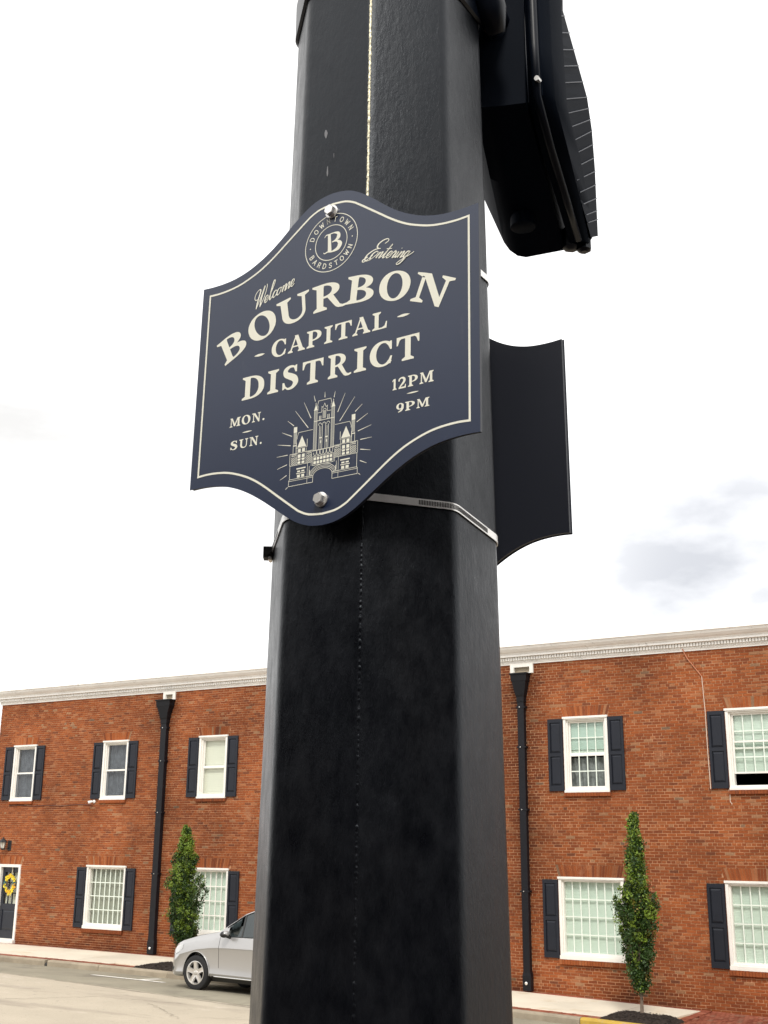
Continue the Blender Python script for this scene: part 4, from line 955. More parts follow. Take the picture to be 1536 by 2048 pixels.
WEL = [[(3, 12), (0, 12), (-2.6, 16), (-1, 22), (4, 25), (7, 22), (4.4, 10), (3.4, 0), (3.6, -1)], [(3.4, -1), (9, 12), (13, 25), (13.6, 24), (10.6, 10), (10.2, 0), (10.8, -1)], [(10.4, -1), (16, 10), (18.4, 22), (17.8, 27)],
       e_(18), [(24, 2.6), (30, 14), (33, 23), (31.6, 26), (29.6, 22), (27.6, 10), (27.2, 2.4), (28.4, 0), (31.4, 3)], [(39, 7.2), (37.6, 9), (35, 8.4), (33, 5), (33.2, 1.4), (35.4, 0), (39.4, 3)],
       [(44.4, 9), (41.6, 8), (40, 4.4), (40.8, .8), (43, 0), (45.6, 2.2), (46.8, 6), (45.6, 8.8), (44.4, 9), (49, 7.6)], *nlet(50), [(56, 2.4), (59.6, 8), (61.4, 9), (62, 7.4), (61, 1.6), (61.6, 0), (64, 2.6)], e_(65)]
ENT = [[(17, 21), (20, 25), (17, 28), (11, 26), (7, 21), (8, 16), (12, 14), (15, 14)], [(13, 14), (6, 12), (0, 6), (-1, 0), (3, -4), (9, -2), (14, 4), (15, 8), (12, 10), (8, 7), (7, 2), (9, -3)], [(2, 2), (-2.6, -3), (1, -5.4), (9, 4)],
       *nlet(17), [(25, 2), (29.4, 12), (31, 19), (30.6, 18), (28.4, 6), (28, 1.6), (29.4, 0), (32, 2.6)], [(26, 13), (34, 13.6)], e_(33.4), [(39.4, 2.6), (41.6, 9), (43, 10.4), (42.4, 8), (44.6, 8.6), (45.4, 7.4), (44, 1.6), (45, 0), (47.4, 2.6)],
       [(47, 2), (49, 8.6), (48.4, 2), (49.4, 0), (51.6, 2.6)], [(50.6, 13), (50.9, 13.8)], *nlet(52.4), [(66.6, 8), (64.4, 9), (62, 6.4), (61.6, 2), (63.4, 0), (66, 4), (67.2, 9), (65.6, 0), (62.6, -8), (59, -10), (57.6, -7.6), (62, -2.6), (68, 2), (74, 8)]]
WELCOME = script(WEL, (-175, 134.5), 15.5, 1.36, .42, 1.12); ENTERING = script(ENT, (78, 170.5), -15, 1.33, .44, 1.12)

def bline(a, b, w_): return mono([[a, b]], w_)
CA = []
XC = -1.8
def sy(fn):
    for s_ in (-1, 1): fn(lambda x: XC + s_ * x)
def ln(pts, w_=.85): CA.extend(mono([pts], w_))
def fill(x0, y0, x1, y1): CA.append([(min(x0, x1), y0), (max(x0, x1), y0), (max(x0, x1), y1), (min(x0, x1), y1)])
def half(X):
    ln([(X(20.5), -236.7), (X(73), -236.7), (X(73), -226), (X(71.5), -224.6), (X(71.5), -199), (X(72.5), -197), (X(72.5), -177), (X(23), -177)])
    ln([(X(20.5), -236.7), (X(20.5), -224.4), (X(71), -224.4)]); ln([(X(20.5), -227.3), (X(72.5), -227.3)], .7); ln([(X(33), -236.5), (X(33), -199)], .7)
    ln([(X(24), -199), (X(72), -199)]); ln([(X(25), -206), (X(25), -182)], .7); ln([(X(37), -199), (X(37), -170)], .7); ln([(X(57.5), -199), (X(57.5), -170)], .7)
    for a in (25.5, 59.5):
        for r_ in range(2):
            for c in range(2): ln([(X(a + c * 5), -178.6 - r_ * 2.6), (X(a + c * 5 + 4), -178.6 - r_ * 2.6)], 1.2)
        for r_ in range(4):
            for c in range(3):
                q = (a + .5 + c * 3.9, -185.5 - r_ * 3.6); ln([(X(q[0] - 1.8), q[1] - 1.6), (X(q[0] + 1.8), q[1] + 1.6)], .6); ln([(X(q[0] - 1.8), q[1] + 1.6), (X(q[0] + 1.8), q[1] - 1.6)], .6)
    for y0, y1 in ((-176, -169.5), (-186.5, -180), (-191.5, -188.2), (-197.5, -193)):
        for c in (40, 49): fill(X(c), y0, X(c + 6.2), y1)
    ln([(X(37), -188), (X(57.5), -188)], .5)
    CA.append([(X(37.5), -166.5), (X(57), -166.5), (X(47.3), -145.4)]); ln([(X(36.5), -168), (X(58), -168)], .8)
    ln([(X(35.5), -168), (X(35.5), -154)], 1.0); ln([(X(59), -168), (X(59), -157)], .8)
    ln([(X(24), -138.3), (X(55), -138.3), (X(58), -146), (X(58), -150)], .8)
    fill(X(58.8), -137, X(66.2), -126.6); 
    for c in (59.6, 61.4, 63.2, 65.2): ln([(X(c), -137), (X(c), -159)], .9)
    fill(X(59), -163, X(66.4), -161); ln([(X(59.6), -160), (X(59.6), -177)], .8); ln([(X(66), -160), (X(66), -177)], .8)
    for c in (21.6, 19.4, 17.2, 15.6): ln([(X(c), -179), (X(c), -104)], .75 if c != 21.6 else 1.0)
    CA.append([(X(14.6), -103.5), (X(23), -103.5), (X(19), -92)]); CA.append([(X(18), -92), (X(20), -92), (X(19), -88)]); ln([(X(18), -94), (X(20), -94)], .6)
    ln([(X(13.8), -104), (X(13.8), -96)], .5)
    for y0, y1 in ((-205.8, -203.4), (-211.5, -209), ): pass
    fill(X(37), -207.6, X(57), -205.2); fill(X(39.5), -213, X(46), -210.2); fill(X(48.5), -213, X(55), -210.2); fill(X(37.5), -216, X(57), -214.6); fill(X(39.5), -223, X(45.8), -217.8); fill(X(48.5), -223, X(55), -217.8)
    ln([(X(29), -221), (X(29), -206)], .8); ln([(X(27.6), -222), (X(27.6), -214)], 1.2)
    for c in (3.4, 9.6): ln([(X(c), -178), (X(c), -134)], .9)
    ln([(X(6.6), -178), (X(6.6), -136)], .8); fill(X(4), -158, X(9), -156); ln([(X(6.4), -163), (X(6.4), -166)], 2.2)
    for c in (10.5, 7.5): ln([(X(c), -123), (X(c), -116)], 1.3)
    ln([(X(14), -109), (X(6), -109), (X(6), -98), (X(3.4), -101), (X(0), -93)], .8)
    for c in (.9, 2.9): ln([(X(c), -121), (X(c), -107)], .9)
sy(half)
CA = [q for q in CA]
ln([(XC - 17, -101), (XC - 13.6, -86.4), (XC + 13, -86.4), (XC + 17, -101)], .9)
ln([(XC - 22, -124), (XC + 22, -124)], 1.1); ln([(XC - 23.5, -179), (XC + 23.5, -179)], 1.3)
ln([tuple(q) for q in ell(XC, -107, 3.6, 4, 180, 0, 10)], .8)
for c in (-6.6, 0, 6.6):
    ln([(XC + q[0], q[1]) for q in ell(c * 1.35, -133, 3.4, 4, 180, 0, 10)], .9)
for i in range(6): ln([tuple(q) for q in ell(XC - 17.5 + 7 * i, -183, 3, 5.5, 180, 360, 10)], .9); fill(XC - 14.8 + 7 * i if i < 5 else XC + 20, -183.2, XC - 13.2 + 7 * i if i < 5 else XC + 21, -180)
ln([(XC - 22, -190), (XC + 22, -190), (XC + 22, -206), (XC - 22, -206), (XC - 22, -190)], .9)
for i in range(6):
    for r_ in range(2): fill(XC - 20.2 + 6.9 * i, -197 - r_ * 7, XC - 14.8 + 6.9 * i, -191.8 - r_ * 7)
for rx, ry, w_ in ((29, 20.5, .9), (26.5, 17.5, .7), (24, 15, .8), (20.5, 12.3, .9)): ln([tuple(q) for q in ell(XC, -226.5, rx, ry, 176, 4, 20)], w_)
CASTLE = CA
RAYS = []
for a, b in [((-26, -73.9), (-22.6, -85.6)), ((-2.1, -71.4), (-1.9, -82)), ((20.2, -74.7), (18.1, -86.1)), ((41.7, -82.9), (26.8, -115.7)), ((62.3, -94.2), (31.7, -133.4)), ((78.7, -111.1), (63.8, -122.4)), ((90.4, -130.6), (67.7, -142.3)), ((98, -153.3), (70.5, -159.5)),
             ((99.4, -176), (75.9, -176.1)), ((97.2, -198.8), (76.5, -193.9)), ((90, -220.9), (76.3, -214.4)), ((77.6, -240.2), (73.9, -236.7)), ((-47.5, -82.6), (-30.9, -115.9)), ((-66.5, -95.2), (-36.2, -133.1)), ((-82.6, -111.6), (-68.1, -123.4)),
             ((-94.6, -131.6), (-71.7, -142.7)), ((-103.4, -153.4), (-73.9, -160.1)), ((-104.2, -176.6), (-79.7, -176.8)), ((-102.1, -199.9), (-80.2, -194.8)), ((-94.4, -221.5), (-80.1, -214.8)), ((-81.3, -240.9), (-76.8, -237.6))]:
    t = (Vector(b) - Vector(a)).normalized(); n2_ = Vector((-t.y, t.x)); q = Vector(a); r2_ = Vector(b)
    RAYS.append([tuple(q - n2_ * .25), tuple(r2_ - n2_ * .75), tuple(r2_ + n2_ * .75), tuple(q + n2_ * .25)])
OT = [(0, 327.5), (20, 325.5), (42, 319.5), (65, 306.5), (90, 288), (116, 266), (140, 248), (165, 233), (195, 219.5), (227, 211), (257, 208), (285, 208), (306, 209.5)]
OB = [(0, -315.5), (22, -313.5), (43, -307.5), (63, -298), (82, -286), (108, -268), (135, -250), (163, -233.5), (192, -220), (222, -210.5), (251, -205.5), (281, -203.5), (306, -204)]
def closed_outline(top_, bot_):
    t_ = catmull(top_, 4); b_ = catmull(bot_, 4)
    return [(-x, y) for x, y in t_[::-1]] + t_[1:] + b_[::-1] + [(-x, y) for x, y in b_[1:]]
OUTLINE = closed_outline(OT, OB)
IT = [(0, 306), (28, 303), (48, 295), (60, 287), (82, 271), (105, 254), (128, 237), (150, 222.5), (174, 210), (207, 198), (235, 192.5), (265, 190.6), (289, 191.8)]
IB = [(x, -(y - 8.7)) for x, y in IT]
INNER = closed_outline(IT, IB)
BORDER = []
n = len(INNER)
def offset(poly_, d):
    o_ = []
    for i in range(len(poly_)):
        a, b, c = Vector(poly_[i - 1]), Vector(poly_[i]), Vector(poly_[(i + 1) % len(poly_)]); t1, t2 = (b - a).normalized(), (c - b).normalized(); n1_ = Vector((t1.y, -t1.x)); n2_ = Vector((t2.y, -t2.x)); m_ = (n1_ + n2_).normalized(); o_.append(tuple(b - m_ * d / max(.5, m_.dot(n1_))))
    return o_
ia, ib = offset(INNER, 1.9), offset(INNER, -1.9)
BORDER = [[ia[i], ia[(i + 1) % n], ib[(i + 1) % n], ib[i]] for i in range(n)]

def sign_board(cx_, yf, cz_, tilt, rot, face_dir, label, printed):
    """plate with moulded outline; local x across, z up, printed face towards -y (face_dir=-1)"""
    T = empty('district_sign', (cx_, yf, cz_), label, 'sign', None)
    Mx = Matrix.Translation((cx_, yf, cz_)) @ Matrix.Rotation(radians(tilt), 4, 'X') @ Matrix.Rotation(radians(rot), 4, 'Y')
    if face_dir > 0: Mx = Mx @ Matrix.Rotation(pi, 4, 'Z')
    mm_ = .001; Mx = Mx @ Matrix.Scale(.991, 4, (1, 0, 0))
    inn = offset(OUTLINE, 2.0)
    r0 = [(x * mm_, 0, y * mm_) for x, y in inn]; r1 = [(x * mm_, .002, y * mm_) for x, y in OUTLINE]; r2 = [(x * mm_, .010, y * mm_) for x, y in OUTLINE]
    mb = MB(); mb.loft([r1, r2], caps=False); mb.loft([r0, r1], caps=False); nn = len(OUTLINE); mb.add(r2, [tuple(range(nn))]); mb.xf(Mx).build('panel', 'sign_edge', T, smooth=30)
    v_, f_ = cdt_mesh([inn]); MB().add([(x * mm_, -.0002, y * mm_) for x, y in v_], f_).xf(Mx).build('face', 'sign_face', T)
    if printed:
        for nm_, polys in (('border_line', BORDER), ('lettering', BOURBON), ('lettering', CAPITAL), ('lettering', DISTRICT), ('lettering', MON), ('lettering', SUN), ('lettering', PM12), ('lettering', PM9), ('lettering', WELCOME), ('lettering', ENTERING), ('dash', DASH[:1]), ('dash', DASH[1:2]), ('dash', DASH[2:3]), ('dash', DASH[3:]), ('badge', BADGE), ('castle_drawing', CASTLE), ('sunburst_drawing', RAYS)):
            if polys is WELCOME or polys is ENTERING:
                v_, f_ = [], []; zo = .0006; cnt = (ZOFF[:len(WEL)] if polys is WELCOME else ZOFF[len(WEL):]); k_ = 0
                for c_ in cnt:
                    for q in polys[k_:k_ + c_]: f_.append(tuple(range(len(v_), len(v_) + 4))); v_ += [(x * mm_, -zo, y * mm_) for x, y in q]
                    k_ += c_; zo += .00006
                MB().add(v_, f_).xf(Mx).build(nm_, 'print_cream', T, fix=False); continue
            v_, f_ = cdt_mesh(polys); MB().add([(x * mm_, -.0007, y * mm_) for x, y in v_], f_).xf(Mx).build(nm_, 'print_cream', T, fix=False)
    for bx, bz in ((0, 289), (-2, -272)):
        nz = MB(); p_ = (bx * mm_, bz * mm_)
        hexr = lambda r_, y: [(p_[0] + r_ * cos(pi / 3 * k + .3), y, p_[1] + r_ * sin(pi / 3 * k + .3)) for k in range(6)]
        rd = lambda r_, y: [(p_[0] + r_ * cos(pi / 8 * k), y, p_[1] + r_ * sin(pi / 8 * k)) for k in range(16)]
        B_ = MB().loft([rd(.0135, -.0008), rd(.0135, -.0032), rd(.012, -.0036)]).xf(Mx).build('washer', 'bolt_metal', T, smooth=40)
        MB().loft([hexr(.0108, -.0036), hexr(.0108, -.0115), hexr(.0095, -.0135)]).xf(Mx).build('bolt', 'bolt_metal', T, smooth=20)
        MB().tube([(p_[0], .0101, p_[1]), (p_[0], .035, p_[1])], .006, 8).xf(Mx).build('bolt_shank', 'stainless', T)
        MB().box(p_[0] - .045, p_[0] + .045, .0102, .020, p_[1] - .014, p_[1] + .014).xf(Mx).build('bracket', 'black_metal', T)
    return T
SX, SY, SZ = -1.108, 1.555, ZC + .835
sign_board(SX, SY, SZ, -1.4, -.30, -1, 'navy sign with cream lettering and scrolled edges bolted to the front of the pole', True)
sign_board(-1.175, 2.068, ZC + .795, .8, 0, 1, 'dark unprinted back of a second scrolled sign behind the pole', True)

# band clamps
def clamp(z, tiltfn, label, slots, house):
    zz = lambda x, y: z + tiltfn(x, y)
    T = empty('hose_clamp', (PX, PY, z), label, 'clamp', 'steel band clamps round the pole')
    hgt = .0135
    a = psec(z, .0012, 6); b = psec(z, .0030, 6)
    mb = MB(); n_p = len(a)
    rings = []
    for i in range(n_p): (ax, ay, _), (bx, by, _) = a[i], b[i]; q = zz(bx, by); rings.append([(ax, ay, q), (bx, by, q), (bx, by, q + hgt), (ax, ay, q + hgt)])
    mb.loft(rings + [rings[0]], caps=False).build('band', 'stainless', T, smooth=35)
    sl = MB()
    def along(ang):                            # point on the band at bearing ang from the pole
        best = []
        for i in range(n_p):
            p0, p1 = b[i], b[(i + 1) % n_p]; a0 = math.degrees(atan2(p0[0] - PX, -(p0[1] - PY))); a1 = math.degrees(atan2(p1[0] - PX, -(p1[1] - PY)))
            if a0 <= ang <= a1: t = (ang - a0) / (a1 - a0 + 1e-9); return Vector((p0[0] + (p1[0] - p0[0]) * t, p0[1] + (p1[1] - p0[1]) * t, 0)), Vector((p1[0] - p0[0], p1[1] - p0[1], 0)).normalized()
        return None
    for a0, a1, st in slots:
        an = a0
        while an < a1:
            q = along(an)
            if q:
                p_, t = q; nrm = Vector((t.y, -t.x, 0)); zc_ = zz(p_.x, p_.y); c_ = p_ + nrm * .0004; w_ = t * .0009
                sl.quad((c_.x - w_.x, c_.y - w_.y, zc_ + .0025), (c_.x + w_.x, c_.y + w_.y, zc_ + .0025), (c_.x + w_.x, c_.y + w_.y, zc_ + .011), (c_.x - w_.x, c_.y - w_.y, zc_ + .011))
            an += st
    if sl.v: o_ = sl.build('slot', 'slot_dark', T, fix=False); o_['kind'] = 'stuff'
    if house is not None:
        q = along(house)
        if q:
            p_, t = q; nrm = Vector((t.y, -t.x, 0)); zc_ = zz(p_.x, p_.y) + hgt / 2; c_ = p_ + nrm * .006 + Vector((0, 0, zc_ - .004))
            h_ = MB(); h_.box(-.013, .013, -.009, .009, -.011, .011)
            Rm = Matrix((t, nrm, Vector((0, 0, 1)))).transposed().to_4x4(); Rm.translation = c_
            h_.xf(Rm).build('screw_housing', 'slot_dark', T)
            MB().tube([c_ - t * .02, c_ - t * .012], .008, 6).build('screw', 'slot_dark', T); MB().tube([c_ + t * .0131, c_ + t * .017], .0065, 8).build('screw', 'slot_dark', T)
            MB().tube([c_ - nrm * .004 + Vector((0, 0, -.012)) + t * k for k in (-.012, 0, .014)], .0035, 6).build('worm', 'stainless', T)
tl = lambda x, y: .14 * (PY - y) * 0 - .02 * (x - PX)
clamp(ZC + .530, lambda x, y: .0812 * (x - PX) + .1407 * (PY - y), 'steel band clamp round the pole just under the navy sign', [(50, 100, .8), (-62, -40, .8)], -66)
clamp(ZC + 1.068, lambda x, y: 0, 'steel band clamp round the pole behind the top half of the navy sign', [(-30, 30, .8)], None)

# ------------------------------------------------------------------ pedestrian signal head behind the pole
zc = lambda p_: (p_[0], p_[1], p_[2] + ZC)
SIG = empty('pedestrian_signal', (-1.0, 2.15, ZC + 1.4), 'big black signal head with ribbed visor hanging behind the top of the pole', 'signal head')
near = [(-1.027, 1.945, 1.939), (-.91, 2.003, 1.927), (-.912, 2.002, 1.553), (-.963, 1.978, 1.549), (-.981, 1.969, 1.5485), (-.987, 1.966, 1.548), (-1.012, 1.954, 1.548), (-1.026, 1.946, 1.568)]
farr = [(-1.155, 2.273, 2.244), (-.96, 2.362, 2.221), (-.981, 2.354, 1.38), (-1.066, 2.316, 1.3665), (-1.085, 2.308, 1.372), (-1.102, 2.300, 1.388), (-1.114, 2.294, 1.41), (-1.157, 2.272, 1.536)]
mid = lambda t, k=0: [tuple(a[i] + (b[i] - a[i]) * t for i in range(3)) for a, b in zip(near, farr)]
MB().loft([[zc(p_) for p_ in r_] for r_ in (mid(.02), mid(0.0), mid(.5), mid(.97), mid(1.0))]).build('housing', 'signal_plain', SIG, smooth=30)
sc_ = [(-.885, 2.014, 1.924), (-.885, 2.014, 1.816), (-.884, 2.015, 1.685), (-.881, 2.016, 1.557), (-.897, 2.118, 1.495), (-.916, 2.24, 1.437), (-.93, 2.342, 1.38)]
vl = [(-.861, 2.035, 1.929), (-.864, 2.034, 1.821), (-.864, 2.034, 1.689), (-.862, 2.035, 1.561), (-.878, 2.126, 1.506), (-.889, 2.208, 1.464), (-.9, 2.289, 1.418), (-.911, 2.349, 1.391)]
vr = [(-.932, 2.212, 2.094), (-.913, 2.22, 1.974), (-.894, 2.249, 1.843), (-.884, 2.296, 1.735), (-.891, 2.336, 1.67), (-.899, 2.365, 1.578), (-.91, 2.393, 1.486), (-.917, 2.411, 1.426)]
# door rim: flat band with a rounded bead
rim = MB(); rg_ = []
for (a, b) in zip(sc_, [(-.94, 2.0, 0)] * len(sc_)):
    x, y, z = a; w1 = .45 if z < 1.4 else (.8 if z < 1.45 else 1); rg_.append([zc((x - .030, y - .004, z)), zc((x - .012, y - .016, z)), zc((x + .010 * w1, y - .014, z)), zc((x + .026 * w1, y + .012, z)), zc((x + .022 * w1, y + .09 * w1, z + .03)), zc((x - .05, y + .08 * w1, z + .03))])
rim.loft(rg_).build('door_rim', 'signal_plain', SIG, smooth=50)
MB().tube([zc((p_[0] - .004, p_[1] - .014, p_[2])) for p_ in sc_], [.012, .012, .012, .011, .010, .010, .008], 10).build('rim_bead', 'signal_black', SIG, smooth=True)
MB().tube([zc((p_[0] - .028, p_[1] - .004, p_[2])) for p_ in sc_[:4]], .0025, 6).build('seam', 'signal_ridge', SIG, smooth=True)
def dense(pts, n_=4): 
    P_ = np.array(pts); t = np.linspace(0, len(P_) - 1, (len(P_) - 1) * n_ + 1); return [tuple(np.interp(q, range(len(P_)), P_[:, k]) for k in range(3)) for q in t]
A_, B_ = dense(vl), dense(vr)
v1 = [[zc(a), zc(b), zc((b[0] - .03, b[1] + .02, b[2] + .02)), zc((a[0] - .03, a[1] + .06, a[2] + .02))] for a, b in zip(A_, B_)]
MB().loft(v1).build('visor', 'signal_plain', SIG)
nl = 19
for i in range(nl):
    t = .35 + i * (len(vl) - 1 - .6) / nl; a = tuple(np.interp(t, range(8), np.array(vl)[:, k]) for k in range(3)); b = tuple(np.interp(t, range(8), np.array(vr)[:, k]) for k in range(3))
    q = Vector(a); r2_ = Vector(b); off = Vector((.004, -.006, 0))
    MB().tube([zc(q + off + (r2_ - q) * .03), zc(r2_ + off - (r2_ - q) * .02)], .0011, 4).build('ridge', 'signal_ridge', SIG)
MB().tube([zc((-.878, 2.0, 1.593)), zc((-.877, 1.984, 1.591))], .006, 8).build('screw', 'bolt_metal', SIG, smooth=30)
for p_, w_ in (((-.962, 2.351, 1.378), .022), ((-.935, 2.362, 1.370), .018)):
    MB().tube([zc((p_[0] - .0, p_[1], p_[2] + .05)), zc(p_), zc((p_[0], p_[1], p_[2] - .006))], [w_, w_, w_ * .5], 7).build('hinge_lug', 'signal_black', SIG, smooth=35)
# underside hub and cable gland between the near and far edges
hub = lambda t, s_, z: (near[5][0] + (farr[5][0] - near[5][0]) * t + s_, near[5][1] + (farr[5][1] - near[5][1]) * t, near[5][2] + (farr[5][2] - near[5][2]) * t + z)
c_ = hub(.80, .045, 0); MB().tube([zc((c_[0], c_[1], c_[2] + .02)), zc((c_[0], c_[1], c_[2] - .022)), zc((c_[0], c_[1], c_[2] - .026))], [.030, .030, .022], 18).build('gland', 'signal_plain', SIG, smooth=40)
# bracket: band round the pole with a swollen lug and a stub arm to the head
zr = ZC + 1.675
a = psec(zr, .002, 4); b = psec(zr, .008, 4); rings = [[(p_[0], p_[1], zr), (q[0], q[1], zr + .004), (q[0], q[1], zr + .09), (p_[0], p_[1], zr + .094)] for p_, q in zip(a, b)]
MB().loft(rings + [rings[0]], caps=False).build('mounting_band', 'signal_black', SIG, smooth=40)
MB().tube([(-.985, 1.80, zr + .16), (-.945, 1.85, zr + .10), (-.93, 1.875, zr + .03), (-.925, 1.895, zr - .015)], [.042, .045, .036, .018], 14).build('bracket_lug', 'signal_black', SIG, smooth=True)
MB().tube([(-.94, 1.86, zr + .09), (-.97, 1.98, zr + .10), (-.99, 2.1, zr + .10)], .03, 12).build('arm', 'signal_black', SIG, smooth=True)

# ------------------------------------------------------------------ trees
def hornbeam(x, y, z, hgt, z0c, rmax, prof, lean, label, seed, nleaf):
    rr = random.Random(seed); r2 = np.random.default_rng(seed)
    T = empty('columnar_tree', (x, y, z), label, 'tree', 'slim columnar street trees in front of the brick building')
    tp = [(x, y, z), (x + .008, y, z + .25), (x + lean * .3, y + .01, z + hgt * .35), (x + lean * .7, y, z + hgt * .7), (x + lean, y, z + hgt * .97)]
    MB().tube([(x, y, z - .02)] + tp, [.052, .036, .028, .022, .013, .004], 8).build('trunk', 'bark', T, smooth=True)
    br = MB(); cl = []
    W_ = lambda t: rmax * np.interp(t, [q[0] for q in prof], [q[1] for q in prof])
    for i in range(150):
        t = (i + rr.random()) / 150; zz = z + z0c + (hgt - z0c) * t * .97; a = rr.uniform(0, 2 * pi); cxl = x + lean * (zz - z) / hgt; Rw = W_(t)
        l_ = Rw * rr.uniform(.55, 1.1) * (.88 + .16 * sin(a * 2 + t * 9 + seed)); e = (cxl + l_ * cos(a), y + l_ * sin(a), min(z + hgt, zz + l_ * rr.uniform(.8, 1.7)))
        z_s = max(z + z0c * .9, zz - l_ * .5); m_ = (cxl + l_ * .5 * cos(a), y + l_ * .5 * sin(a), (z_s + e[2]) / 2 - .02)
        if i % 2 == 0: br.tube([(cxl, y, z_s), m_, e], [.009, .006, .003], 5, caps=False)
        for k_ in range(5):
            q = .35 + .65 * k_ / 4; cl.append((cxl + (e[0] - cxl) * q, y + (e[1] - y) * q, z_s + (e[2] - z_s) * q + rr.uniform(-.03, .05), .058 * (.6 + .8 * rr.random()) * (1 if t < .85 else .6), rr.random()))
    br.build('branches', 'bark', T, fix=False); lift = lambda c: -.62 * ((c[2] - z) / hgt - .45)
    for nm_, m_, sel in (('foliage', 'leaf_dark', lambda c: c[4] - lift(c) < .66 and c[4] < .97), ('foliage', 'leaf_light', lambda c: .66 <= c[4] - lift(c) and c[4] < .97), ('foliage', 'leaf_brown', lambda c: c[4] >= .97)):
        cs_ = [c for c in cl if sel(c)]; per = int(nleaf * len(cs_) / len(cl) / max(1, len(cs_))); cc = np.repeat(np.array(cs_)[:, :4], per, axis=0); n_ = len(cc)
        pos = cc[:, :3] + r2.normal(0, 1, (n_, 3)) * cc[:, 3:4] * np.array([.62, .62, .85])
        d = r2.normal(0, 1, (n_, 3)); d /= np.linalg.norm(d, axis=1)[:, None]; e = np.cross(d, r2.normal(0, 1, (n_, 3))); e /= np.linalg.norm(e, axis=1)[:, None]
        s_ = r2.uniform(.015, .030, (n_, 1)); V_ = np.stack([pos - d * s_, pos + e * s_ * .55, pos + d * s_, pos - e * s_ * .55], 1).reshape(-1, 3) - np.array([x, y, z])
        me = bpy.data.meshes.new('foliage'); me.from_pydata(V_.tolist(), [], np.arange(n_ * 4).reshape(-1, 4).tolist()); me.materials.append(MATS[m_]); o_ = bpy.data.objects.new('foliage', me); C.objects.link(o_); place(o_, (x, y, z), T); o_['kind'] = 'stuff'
hornbeam(-7.93, 21.2, g(-7.9) + .06, 3.47, .37, .37, [(0, .52), (.10, .92), (.28, 1.0), (.46, .86), (.58, .60), (.70, .44), (.85, .38), (.95, .22), (1, .08)], .02, 'slim columnar green tree on a thin bare trunk in the mulch bed at right', 5, 44000)
hornbeam(-18.70, 21.2, g(-18.7) + .06, 3.03, .30, .52, [(0, .5), (.1, .85), (.3, 1.0), (.45, .9), (.6, .55), (.8, .36), (1, .14)], -.12, 'slim columnar green tree behind the bonnet of the silver car', 9, 44000)

